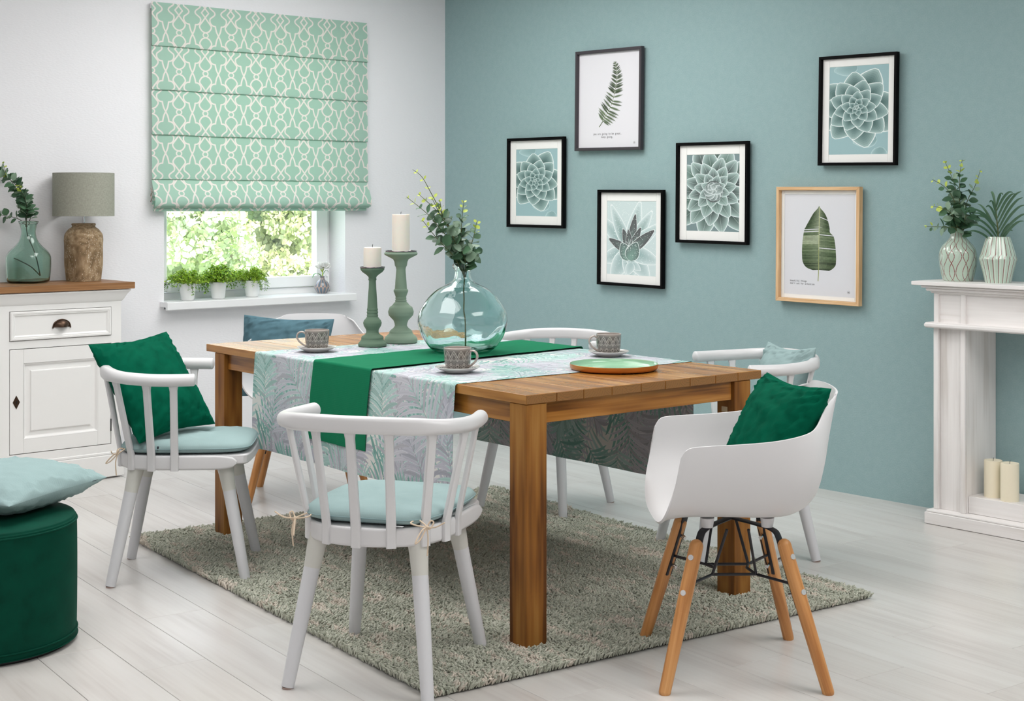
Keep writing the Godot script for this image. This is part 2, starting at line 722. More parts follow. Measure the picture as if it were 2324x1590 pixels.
# ---------------------------------------------------------------- materials
func materials() -> void:
	var grain := noise_img(3, 512, 512, 0.11, 3)
	var soft := noise_img(5, 512, 512, 0.02, 3)
	var pap := noise_img(9, 512, 512, 0.09, 2, 3, 1)
	m.white_wall = mat(srgb(236, 236, 239), 0.9, {"bump": grey(pap, 512, 512), "depth": 0.05, "tri": 2.6, "spec": 0.25})
	m.teal_wall = mat(Color.WHITE, 0.85, {"tex": tex(mixed(512, 512, [[grain, 0.5], [soft, 0.35]], [0.0, srgb(140, 168, 170), 1.0, srgb(158, 182, 183)])), "bump": grey(grain, 512, 512), "depth": 0.03, "tri": 2.2, "spec": 0.3})
	m.ceiling = mat(srgb(244, 244, 244), 0.9)
	m.paint = mat(srgb(243, 242, 240), 0.35, {"spec": 0.5})
	m.frame_white = mat(srgb(240, 241, 242), 0.3)
	m.plastic = mat(srgb(220, 219, 220), 0.32, {"spec": 0.5})
	m.leg_white = mat(srgb(218, 218, 221), 0.4)
	m.socket = mat(srgb(212, 211, 204), 0.35)
	m.chrome = mat(srgb(210, 208, 208), 0.12, {"metal": 1.0})
	m.plate = mat(srgb(150, 140, 142), 0.1, {"metal": 1.0})
	m.glide = mat(srgb(170, 150, 142), 0.25, {"metal": 0.9})
	m.black = mat(srgb(22, 22, 25), 0.35)
	m.black_metal = mat(srgb(24, 23, 30), 0.45)
	var teak := [0.0, srgb(112, 68, 24), 0.25, srgb(148, 97, 40), 0.5, srgb(172, 117, 52), 0.75, srgb(187, 133, 66), 1.0, srgb(199, 148, 80)]
	m.teak_a = mat(Color.WHITE, 0.26, {"tex": wood(21, 1024, 512, teak), "scale": Vector3(0.9, 2.2, 1), "spec": 0.5})
	m.teak_b = mat(srgb(240, 232, 222), 0.28, {"tex": wood(33, 1024, 512, teak, 0.5, 0.7), "scale": Vector3(0.8, 2.6, 1), "spec": 0.5})
	m.teak_leg = mat(srgb(214, 206, 192), 0.5, {"tex": wood(41, 1024, 512, teak, 0.3, 0.9), "scale": Vector3(0.9, 2.4, 1), "spec": 0.4})
	m.counter = mat(Color.WHITE, 0.45, {"tex": wood(51, 1024, 512, [0.0, srgb(92, 60, 34), 0.5, srgb(142, 100, 62), 1.0, srgb(176, 134, 92)], 0.5, 0.3), "scale": Vector3(0.8, 3.0, 1)})
	m.beech = mat(Color.WHITE, 0.38, {"tex": wood(61, 512, 256, [0.0, srgb(164, 104, 52), 0.5, srgb(202, 142, 84), 1.0, srgb(222, 168, 110)], 0.5, 0.3), "scale": Vector3(2.0, 5.0, 1)})
	m.oak = mat(Color.WHITE, 0.5, {"tex": wood(71, 512, 256, [0.0, srgb(196, 150, 104), 0.5, srgb(224, 184, 138), 1.0, srgb(236, 203, 162)], 0.4, 0.3), "scale": Vector3(2.5, 8.0, 1)})
	m.white_wood = mat(srgb(252, 250, 249), 0.5, {"tex": wood(81, 1024, 512, [0.0, srgb(222, 218, 214), 0.4, srgb(240, 238, 237), 1.0, srgb(250, 249, 248)], 0.4, 0.5), "scale": Vector3(0.8, 2.0, 1), "spec": 0.4})
	var fl := [0.0, srgb(204, 199, 194), 0.3, srgb(216, 212, 208), 0.55, srgb(223, 220, 216), 1.0, srgb(229, 227, 224)]
	m.planks = []
	for k in 3:
		var im := wood(91 + k * 5, 1024, 512, fl, 0.35, 0.35)
		m.planks.append(mat([Color(0.955, 0.955, 0.955), Color(0.935, 0.93, 0.927), Color(0.945, 0.942, 0.942)][k], 0.29, {"tex": im, "scale": Vector3(0.62, 1.7, 1), "spec": 0.5}))
	m.groove = mat(srgb(176, 172, 168), 0.8)
	var wv := weave(128, 4)
	m.mint = mat(srgb(160, 183, 183), 0.9, {"tex": tex(mixed(512, 512, [[grain, 0.6]], [0.0, srgb(228, 232, 232), 1.0, srgb(255, 255, 255)])), "bump": wv, "depth": 0.04, "tri": 9.0, "rim": 0.25, "spec": 0.2})
	m.linen = mat(srgb(176, 177, 165), 0.92, {"tex": tex(mixed(512, 512, [[noise_img(15, 512, 512, 0.1, 2, 4, 1), 0.5], [noise_img(16, 512, 512, 0.1, 2, 1, 4), 0.5]], [0.0, srgb(200, 200, 196), 1.0, srgb(255, 255, 255)])), "tri": 4.0, "spec": 0.2})
	var vel := tex(mixed(512, 512, [[noise_img(25, 512, 512, 0.012, 4), 1.2], [grain, 0.15]], [0.0, srgb(206, 206, 206), 0.4, srgb(234, 234, 234), 1.0, srgb(255, 255, 255)]))
	m.velvet = mat(srgb(6, 92, 68), 0.75, {"tex": vel, "tri": 2.0, "rim": 0.28, "rim_tint": 0.9, "spec": 0.1})
	m.velvet_pouf = mat(srgb(4, 68, 52), 0.7, {"tex": vel, "tri": 1.4, "rim": 0.45, "rim_tint": 0.85, "spec": 0.2})
	m.velvet_blue = mat(srgb(92, 126, 138), 0.75, {"tex": vel, "tri": 2.0, "rim": 0.5, "rim_tint": 0.7, "spec": 0.15})
	m.green_cloth = mat(srgb(24, 118, 82), 0.85, {"bump": wv, "depth": 0.03, "tri": 10.0, "rim": 0.15, "spec": 0.2})
	m.rope = mat(srgb(222, 202, 178), 0.9)
	m.tag_black = mat(srgb(30, 30, 44), 0.7)
	m.wax = mat(srgb(244, 237, 226), 0.45)
	m.wax.subsurf_scatter_enabled = true
	m.wax.subsurf_scatter_strength = 0.25
	m.cream_wax = mat(srgb(243, 233, 208), 0.45)
	m.wick = mat(srgb(40, 36, 34), 0.9)
	m.sage_light = mat(srgb(136, 156, 138), 0.75, {"spec": 0.25})
	m.sage = mat(srgb(108, 130, 111), 0.75, {"spec": 0.25})
	m.bronze = mat(srgb(84, 66, 54), 0.35, {"metal": 0.85})
	m.leaf = mat(srgb(74, 110, 80), 0.5, {"back": Color(0.12, 0.16, 0.08)})
	m.leaf_pale = mat(srgb(142, 168, 144), 0.6, {"back": Color(0.12, 0.16, 0.1)})
	m.leaf_lime = mat(srgb(196, 212, 96), 0.55, {"back": Color(0.25, 0.3, 0.08)})
	m.stem = mat(srgb(88, 96, 56), 0.7)
	m.stem_dark = mat(srgb(56, 62, 40), 0.7)
	m.glaze_white = mat(srgb(246, 247, 247), 0.18, {"coat": 0.4})
	m.soil = mat(srgb(60, 46, 34), 1.0)
	m.stem_lime = mat(srgb(168, 190, 60), 0.6)
	m.leaf_bright = mat(srgb(70, 138, 56), 0.45, {"back": Color(0.2, 0.3, 0.1)})
	m.petal = mat(srgb(252, 252, 250), 0.7, {"back": Color(0.5, 0.5, 0.48)})
	m.mint_seam = mat(srgb(138, 164, 166), 0.9)
	m.bolt_white = mat(srgb(228, 226, 226), 0.25, {"metal": 0.5})
	m.dark_leaf = mat(srgb(56, 90, 64), 0.5, {"back": Color(0.08, 0.12, 0.05)})

# ---------------------------------------------------------------- room shell
const RX := 8.6
const RZ := 7.6
const RY := 2.75
func room() -> void:
	# floor: a slab that carries laminate planks laid a little askew to the walls
	var b := MB.new()
	b.box(Vector3(RX + 0.5, 0.2, RZ + 0.5), Vector3(RX * 0.5, -0.108, RZ * 0.5), 0.0)
	var fl := struct("floor", b, m.groove, "whitewashed laminate plank floor under the dining table")
	var turn := deg_to_rad(-6.5)
	var ax := Vector2(cos(turn), -sin(turn))
	var az := Vector2(sin(turn), cos(turn))
	var room_ := PackedVector2Array([Vector2(0, 0), Vector2(RX, 0), Vector2(RX, RZ), Vector2(0, RZ)])
	var shared := []
	for k in 6:
		var q := MB.new()
		q.uo = Vector2(k * 0.37, k * 0.21)
		q.box(Vector3(1.279, 0.008, 0.199), Vector3(0, -0.004, 0), 0.0012)
		shared.append(q.mesh())
	for r in range(-4, 48):
		var w0 := 0.031 + 0.2 * r
		var shift := fposmod(r * 0.83 + (r % 3) * 0.17, 1.28)
		for k in range(-2, 9):
			var u0 := k * 1.28 + shift - 1.28
			var c := ax * (u0 + 0.64) + az * (w0 + 0.1)
			var pl := PackedVector2Array()
			for s: Array in [[-1, -1], [1, -1], [1, 1], [-1, 1]]:
				pl.append(c + ax * (0.6395 * s[0]) + az * (0.0995 * s[1]))
			var inside := 0
			for q in pl:
				if q.x > 0 and q.y > 0 and q.x < RX and q.y < RZ:
					inside += 1
			var mt: Material = m.planks[rng.randi() % 3]
			if inside == 4:
				var o := inst("plank", shared[rng.randi() % 6], mt, fl)
				o.position = Vector3(c.x, 0, c.y)
				o.rotation.y = turn + (PI if rng.randf() < 0.5 else 0.0)
			else:
				for cut in Geometry2D.intersect_polygons(pl, room_):
					var q := MB.new()
					var loc := PackedVector2Array()
					for t: Vector2 in cut:
						loc.append(Vector2((t - c).dot(ax), -(t - c).dot(az)))
					q.xf = Transform3D(Basis(Vector3.RIGHT, -PI / 2), Vector3(0, -0.004, 0))
					q.prism(loc, 0.008, 0.0)
					var o := obj("plank", q, mt, fl)
					o.position = Vector3(c.x, 0, c.y)
					o.rotation.y = turn

	# window wall (x = 0) with its opening
	b = MB.new()
	var z0 := 0.735
	var z1 := 1.878
	var y0 := 0.77
	var y1 := 2.28
	b.box(Vector3(0.3, RY, z0 + 0.3), Vector3(-0.15, RY * 0.5, (z0 - 0.3) * 0.5), 0.0)
	b.box(Vector3(0.3, RY, RZ - z1 + 0.3), Vector3(-0.15, RY * 0.5, (RZ + 0.3 + z1) * 0.5), 0.0)
	b.box(Vector3(0.3, y0, z1 - z0), Vector3(-0.15, y0 * 0.5, (z0 + z1) * 0.5), 0.0)
	b.box(Vector3(0.3, RY - y1, z1 - z0), Vector3(-0.15, (RY + y1) * 0.5, (z0 + z1) * 0.5), 0.0)
	struct("wall_left", b, m.white_wall, "white textured wall with the window")
	b = MB.new()
	b.box(Vector3(RX + 0.3, RY, 0.3), Vector3(RX * 0.5 + 0.15, RY * 0.5, -0.15), 0.0)
	struct("wall_back", b, m.teal_wall, "teal painted wall behind the pictures")
	b = MB.new()
	b.box(Vector3(0.3, RY, RZ + 0.3), Vector3(RX + 0.15, RY * 0.5, RZ * 0.5 + 0.15), 0.0)
	struct("wall_right", b, m.white_wall, "plain white side wall")
	b = MB.new()
	b.box(Vector3(RX, RY, 0.3), Vector3(RX * 0.5, RY * 0.5, RZ + 0.15), 0.0)
	struct("wall_front", b, m.white_wall, "plain white wall behind the camera")
	b = MB.new()
	b.box(Vector3(RX + 0.6, 0.25, RZ + 0.6), Vector3(RX * 0.5, RY + 0.125, RZ * 0.5), 0.0)
	struct("ceiling", b, m.ceiling, "plain white ceiling")

func window_side() -> void:
	# frame set back in the opening
	var z0 := 0.735
	var z1 := 1.878
	var fx := -0.19
	var w := thing("window_1", "white framed window with a view of pale green trees", "")
	w.remove_meta("category")
	w.set_meta("kind", "structure")
	w.position = Vector3(fx, 0.0, 0.0)
	var b := MB.new()
	for s: Array in [[z0 + 0.012, 0.024], [z1 - 0.012, 0.024]]:
		b.box(Vector3(0.07, 1.51, s[1]), Vector3(0, 1.525, s[0]), 0.003)
	b.box(Vector3(0.07, 0.036, z1 - z0), Vector3(0, 0.826, (z0 + z1) * 0.5), 0.003)
	b.box(Vector3(0.07, 0.03, z1 - z0), Vector3(0, 2.265, (z0 + z1) * 0.5), 0.003)
	obj("window_frame", b, m.frame_white, w)
	b = MB.new()
	var sl := z1 - 0.092
	b.box(Vector3(0.06, 1.4, 0.078), Vector3(0.02, 1.548, z0 + 0.06), 0.005)
	b.box(Vector3(0.06, 1.4, 0.07), Vector3(0.02, 1.548, z1 - 0.058), 0.005)
	b.box(Vector3(0.06, 0.06, z1 - z0 - 0.18), Vector3(0.02, 0.877, (z0 + z1) * 0.5), 0.005)
	b.box(Vector3(0.06, 0.06, z1 - z0 - 0.18), Vector3(0.02, 2.215, (z0 + z1) * 0.5), 0.005)
	obj("window_sash", b, m.frame_white, w)
	b = MB.new()
	b.box(Vector3(0.006, 1.3, z1 - z0 - 0.18), Vector3(0.012, 1.55, (z0 + z1) * 0.5 + 0.003), 0.0)
	var gm := StandardMaterial3D.new()
	gm.albedo_color = Color(0.95, 1.0, 0.98, 0.04)
	gm.roughness = 0.0
	gm.transparency = BaseMaterial3D.TRANSPARENCY_ALPHA
	obj("pane", b, gm, w)
	b = MB.new()
	for k in 1:
		b.tube(p3([0.052, 0.865, z0 + 0.024, 0.052, 0.9, z0 + 0.024]), 0.006, 8, 2)
		b.box(Vector3(0.012, 0.012, 0.02), Vector3(0.05, 0.905, z0 + 0.03), 0.002)
	obj("hinge", b, m.frame_white, w)
	# sill board
	b = MB.new()
	b.xf = Transform3D(Basis(), Vector3(0, 0, 1.306))
	b.prism(pv([-0.155, 0.81, -0.155, 0.784, 0.058, 0.784, 0.061, 0.77, 0.066, 0.768, 0.076, 0.768, 0.08, 0.772, 0.08, 0.806, 0.076, 0.81]), 1.19, 0.001)
	var sill := obj("window_sill", b, m.frame_white)
	tag(sill, "white window sill board with a deep rounded front edge", "", "", "structure")

	blind()
	for a: Array in [[-0.02, 1.73, 0, "leftmost small white pot of round-leaved trailing greenery on the sill"], [-0.015, 1.55, 1, "middle white pot with the tallest bushy green plant on the sill"], [-0.04, 1.325, 2, "right white pot of thin needle-leaved trailing greenery on the sill"]]:
		sill_pot(Vector3(a[0], 0.81, a[1]), a[2], a[3])
	flower_vase(Vector3(-0.045, 0.81, 0.862))

func trellis() -> ImageTexture:
	var w := 416
	var h := 732
	var im := Image.create_empty(w, h, false, Image.FORMAT_RGB8)
	im.fill(srgb(180, 214, 198))
	# one quarter of the repeat (208 by 366 units), drawn about the diamond at (0, 0) and the ring at (0, 183)
	var curves := [
		pv([0, -38, 29, 0, 0, 38]),
		spline2(pv([0, 38, 16, 62, 36, 90, 47, 108, 44, 128, 26, 152, 0, 163]), 6),
		spline2(pv([80, 0, 74, 14, 56, 30, 42, 42, 37, 56]), 6),
		spline2(pv([37, 56, 40, 76, 50, 92, 64, 101, 80, 103]), 6),
		spline2(pv([80, 103, 83, 124, 90, 152, 104, 183]), 6),
	]
	var lc := srgb(244, 238, 233)
	for sh: PackedVector2Array in curves:
		for mx: int in [-1, 1]:
			for my: int in [-1, 1]:
				for ox: int in [0, 1]:
					for oy: int in [0, 1]:
						var q := PackedVector2Array()
						for p in sh:
							q.append(Vector2(p.x * mx + ox * 208.0, p.y * my + oy * 366.0) * 2.0)
						stroke(im, q, 23.0, lc)
	for ox: int in [0, 1]:
		stroke(im, ring(Vector2(ox * 208.0, 183.0) * 2.0, Vector2(40, 40), 28), 20.0, lc, true)
	im.generate_mipmaps()
	return tex(im)

func blind() -> void:
	var t := thing("roman_blind", "mint green roman blind with white trellis pattern over the window", "blind", Vector3(0, 0, 0))
	var fab := mat(Color.WHITE, 0.85, {"tex": trellis(), "scale": Vector3(1.0 / 0.155, 1.0 / 0.2357, 1), "back": Color(0.75, 0.75, 0.75), "spec": 0.2})
	var za := 0.603
	var zb := 1.966
	var nz := 40
	var levels := [2.362, 2.139, 1.912, 1.68, 1.449, 1.335]
	var ns := FastNoiseLite.new()
	ns.seed = 3
	ns.frequency = 3.0
	# head rail
	var b := MB.new()
	b.box(Vector3(0.024, 0.03, zb - za - 0.01), Vector3(0.013, 2.343, (za + zb) * 0.5), 0.003)
	obj("head_rail", b, m.frame_white, t)
	var arc := -0.034
	for k in 5:
		var yt: float = levels[k]
		var yb: float = levels[k + 1]
		var prof := PackedVector2Array()
		var last := k == 4
		if not last:
			for i in 9:
				var f := i / 8.0
				prof.append(Vector2(0.030 + 0.010 * f * f + 0.004 * sin(f * PI), lerpf(yt + (0.004 if k > 0 else 0.0), yb, f)))
			prof.append(Vector2(0.037, yb - 0.004))
			prof.append(Vector2(0.032, yb - 0.002))
			prof.append(Vector2(0.029, yb + 0.006))
		else:
			prof = spline2(pv([0.03, yt + 0.004, 0.042, yt - 0.03, 0.062, yt - 0.075, 0.074, yt - 0.11, 0.072, yt - 0.135, 0.06, yt - 0.146, 0.045, yt - 0.14, 0.038, yt - 0.125]), 5)
		sheet(t, "fabric_panel", prof, za, zb, nz, fab, arc, ns, 0.0035 if not last else 0.007)
		arc += 0.252 if not last else 0.0
	# the lowest layers behind the bulging fold
	sheet(t, "fabric_fold", spline2(pv([0.03, 1.335, 0.05, 1.318, 0.056, 1.302, 0.046, 1.296, 0.034, 1.302]), 5), za + 0.004, zb - 0.004, nz, fab, arc + 0.11, ns, 0.005)
	sheet(t, "fabric_hem", spline2(pv([0.022, 1.36, 0.036, 1.32, 0.04, 1.285, 0.034, 1.281, 0.026, 1.29]), 5), za + 0.012, zb - 0.01, nz, fab, arc + 0.15, ns, 0.003)
	b = MB.new()
	for y: float in [1.40, 1.37]:
		b.tube(p3([0.03, y, zb + 0.003, 0.05, y - 0.02, zb + 0.006, 0.03, y - 0.04, zb + 0.004]), 0.0025, 6, 1)
	obj("cord_ring", b, m.glide, t)

func sheet(t: Node3D, called: String, prof: PackedVector2Array, za: float, zb: float, nz: int, mt: Material, arc: float, ns: FastNoiseLite, wob: float) -> void:
	var rows := []
	var uvs := []
	var a := arc
	var thick := 0.0012
	for side in 2:
		var order := range(prof.size()) if side == 0 else range(prof.size() - 1, -1, -1)
		for i: int in order:
			var r := PackedVector3Array()
			var tt := PackedVector2Array()
			for j in nz + 1:
				var z := lerpf(za, zb, float(j) / nz)
				var f := float(i) / (prof.size() - 1)
				var wv := ns.get_noise_2d(z * 1.6, prof[i].y * 0.5) * wob * (0.3 + f)
				r.append(Vector3(prof[i].x + wv - (thick if side == 1 else 0.0), prof[i].y + ns.get_noise_2d(z, 9.0) * 0.003 * f, z))
				tt.append(Vector2(zb - z, a))
			rows.append(r)
			uvs.append(tt)
			if i > 0 and side == 0:
				pass
			if side == 0 and i < prof.size() - 1:
				a += prof[i].distance_to(prof[i + 1])
			elif side == 1 and i > 0:
				a -= prof[i].distance_to(prof[i - 1])
	uvs.append(uvs[0])
	var b := MB.new()
	b.grid(rows, false, true, true, uvs)
	obj(called, b, mt, t)

func sill_pot(at: Vector3, kind: int, label: String) -> void:
	var t := thing("potted_plant", label, "potted plant", at, kind * 1.3, "white pots on the window sill")
	var b := MB.new()
	b.lathe(pv([0.0, 0.0, 0.03, 0.0, 0.034, 0.004, 0.041, 0.05, 0.0445, 0.083, 0.0465, 0.09, 0.044, 0.091, 0.041, 0.082, 0.036, 0.07, 0.0, 0.07]), 36)
	obj("pot", b, m.glaze_white, t)
	b = MB.new()
	b.lathe(pv([0.0, 0.071, 0.037, 0.071, 0.03, 0.078, 0.0, 0.08]), 20)
	obj("soil", b, m.soil, t)
	# foliage: wiry stems with many tiny leaves
	var r := RandomNumberGenerator.new()
	r.seed = 40 + kind
	var st := MB.new()
	var lf := MB.new()
	lf.colored = true
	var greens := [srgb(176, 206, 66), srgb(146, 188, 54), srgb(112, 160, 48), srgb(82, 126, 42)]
	var num: int = [170, 230, 180][kind]
	for k in num:
		var an := r.randf() * TAU
		var out := r.randf_range(0.02, 0.085)
		var up := r.randf_range(0.02, [0.080, 0.100, 0.080][kind]) * (1.25 - out / 0.13)
		var droop: float = r.randf_range(-0.06, 0.02) if r.randf() < [0.35, 0.3, 0.3][kind] else r.randf_range(0.0, 0.02)
		if droop < -0.01:
			out = r.randf_range(0.06, 0.115)
		var dir := Vector3(cos(an), 0, sin(an))
		if kind == 2:
			dir.z -= 0.35
		var p0 := Vector3(0, 0.075, 0) + dir * 0.02
		var pts := spline(PackedVector3Array([p0, p0 + dir * out * 0.35 + Vector3(0, up * 0.9, 0), p0 + dir * out * 0.75 + Vector3(0, up + droop * 0.2, 0), p0 + dir * out * 1.05 + Vector3(0, up * 0.7 + droop, 0)]), 3)
		st.tube(pts, 0.0007, 3, 0)
		for i in range(2, pts.size()):
			var cnt := 3 if kind < 2 else 4
			for q in cnt:
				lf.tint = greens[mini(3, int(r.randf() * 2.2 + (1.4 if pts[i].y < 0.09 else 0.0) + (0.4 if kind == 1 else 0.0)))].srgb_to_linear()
				var ln := r.randf_range(0.007, 0.012) if kind < 2 else r.randf_range(0.010, 0.018)
				var wd := ln * 0.42 if kind < 2 else ln * 0.11
				var d := Vector3(r.randf_range(-1, 1), r.randf_range(-0.3, 1), r.randf_range(-1, 1)).normalized()
				if kind == 2:
					d = (d + (pts[i] - pts[i - 1]).normalized() * 1.0).normalized()
				var sd := d.cross(Vector3(r.randf_range(-1, 1), 1, r.randf_range(-1, 1))).normalized()
				leaf_quad(lf, pts[i] + Vector3(r.randf_range(-1, 1), r.randf_range(-1, 1), r.randf_range(-1, 1)) * 0.003, d * ln, sd * wd)
	tag(obj("stems", st, m.stem, t), "", "", "", "stuff")
	var fm := mat(Color.WHITE, 0.5, {"vc": true, "back": Color(0.35, 0.4, 0.15)})
	tag(obj("foliage", lf, fm, t), "", "", "", "stuff")

func leaf_quad(b: MB, p: Vector3, along: Vector3, side: Vector3) -> void:
	var nn := along.cross(side).normalized()
	var a := b.put(p, nn, Vector2(0, 0))
	b.put(p + along * 0.5 + side + nn * along.length() * 0.1, nn, Vector2(1, 0.5))
	b.put(p + along, nn, Vector2(0, 1))
	b.put(p + along * 0.5 - side + nn * along.length() * 0.1, nn, Vector2(-1, 0.5))
	b.tria(a, a + 1, a + 2)
	b.tria(a, a + 2, a + 3)

func flower_vase(at: Vector3) -> void:
	var t := thing("bud_vase", "small round grey blue bud vase with honeycomb relief on the sill", "vase", at, 0.3)
	# relief: raised copper coloured net over a blue grey glaze
	var w := 512
	var h := 256
	var im := Image.create_empty(w, h, false, Image.FORMAT_RGB8)
	var hm := Image.create_empty(w, h, false, Image.FORMAT_RGB8)
	im.fill(srgb(126, 134, 142))
	hm.fill(Color(0.2, 0.2, 0.2))
	for k in 12:
		for row in 3:
			var c := Vector2((k + (0.5 if row % 2 else 0.0)) * w / 12.0, 56 + row * 66.0)
			for ox: int in [-1, 0, 1]:
				var el := ring(c + Vector2(ox * w, 0), Vector2(19, 40), 16)
				poly(im, ring(c + Vector2(ox * w, 0), Vector2(14, 33), 14), srgb(98, 112, 126))
				stroke(im, el, 6, srgb(178, 150, 136), true)
				stroke(hm, el, 9, Color.WHITE, true)
	var vm := mat(Color.WHITE, 0.2, {"tex": tex(im), "bump": tex(hm), "depth": 0.25, "coat": 0.6})
	var b := MB.new()
	b.lathe(spline2(pv([0.0, 0.0, 0.022, 0.0, 0.028, 0.003, 0.042, 0.024, 0.044, 0.04, 0.034, 0.062, 0.018, 0.077, 0.0125, 0.088, 0.014, 0.097, 0.0115, 0.097, 0.009, 0.086, 0.0, 0.08]), 4), 48)
	obj("body", b, vm, t)
	# flower, a thing of its own in the vase
	var f := thing("white_flower", "white ruffled silk flower with two green leaves in the bud vase", "flower", at + Vector3(0, 0.085, 0))
	b = MB.new()
	b.tube(spline(p3([0, 0, 0, 0.002, 0.02, -0.001, 0.001, 0.055, -0.004]), 4), 0.0028, 7, 1)
	obj("stem", b, m.stem_lime, f)
	b = MB.new()
	for k in 6:
		var a := TAU * k / 6
		b.tube(spline(p3([0, 0.036, -0.002, cos(a) * 0.007, 0.046, sin(a) * 0.007, cos(a) * 0.012, 0.064, sin(a) * 0.012]), 3), 0.0016, 5, 1)
	obj("calyx", b, m.stem_lime, f)
	for s: Array in [[0.03, 0.006, 0.075, 0.3], [0.028, 0.03, -0.036, -0.2]]:
		b = MB.new()
		var tip := Vector3(s[0] * 0.4, s[1], s[2])
		blade(b, spline(PackedVector3Array([Vector3(0, 0.005, 0), tip * 0.35 + Vector3(0, 0.024, 0), tip * 0.75 + Vector3(0, 0.022, 0), tip]), 4), 0.0085)
		obj("leaf", b, m.leaf_bright, f)
	var r := RandomNumberGenerator.new()
	r.seed = 5
	for k in 26:
		var ringn := 0 if k < 5 else (1 if k < 13 else 2)
		var a := k * 2.39996
		var tilt: float = [0.35, 0.95, 1.45][ringn] + r.randf_range(-0.15, 0.15)
		var ln: float = [0.026, 0.038, 0.044][ringn]
		b = MB.new()
		petal(b, ln, ln * 0.75, r.randi())
		var o := obj("petal", b, m.petal, f)
		o.position = Vector3(0, 0.064, -0.004)
		o.rotation = Vector3(0, a, 0)
		o.rotate_object_local(Vector3.RIGHT, tilt)

func petal(b: MB, ln: float, wd: float, sd: int) -> void:
	var r := RandomNumberGenerator.new()
	r.seed = sd
	var ph := r.randf() * TAU
	var rows := []
	for i in 6:
		var f := i / 5.0
		var row := PackedVector3Array()
		for j in 9:
			var g := j / 4.0 - 1.0
			var wf := wd * (0.25 + 0.75 * sin(f * PI * 0.62)) * 0.8
			row.append(Vector3(g * wf, f * ln * (1.0 - 0.12 * g * g) + 0.003 * sin(g * 7.0 + ph) * f, ln * (0.22 * g * g - 0.25 * f * f) + 0.003 * sin(g * 9.0 + ph) * f))
		rows.append(row)
	b.grid(rows, false, false, false)

# a long leaf along a path, folded a little along its rib
func blade(b: MB, path: PackedVector3Array, wd: float, up := Vector3.UP, fold := 0.25) -> void:
	var rows := []
	var k := path.size()
	for i in k:
		var f := float(i) / (k - 1)
		var t := (path[mini(i + 1, k - 1)] - path[maxi(i - 1, 0)]).normalized()
		var s := t.cross(up)
		if s.length() < 0.01:
			s = t.cross(Vector3.RIGHT)
		s = s.normalized()
		var u := s.cross(t)
		var w := wd * pow(sin(PI * clampf(0.04 + f * 0.95, 0, 1)), 0.75) * (1.0 - 0.3 * f)
		rows.append(PackedVector3Array([path[i] - s * w + u * w * fold, path[i] - s * w * 0.5 + u * w * fold * 0.4, path[i], path[i] + s * w * 0.5 + u * w * fold * 0.4, path[i] + s * w + u * w * fold]))
	b.grid(rows, false, false, false)

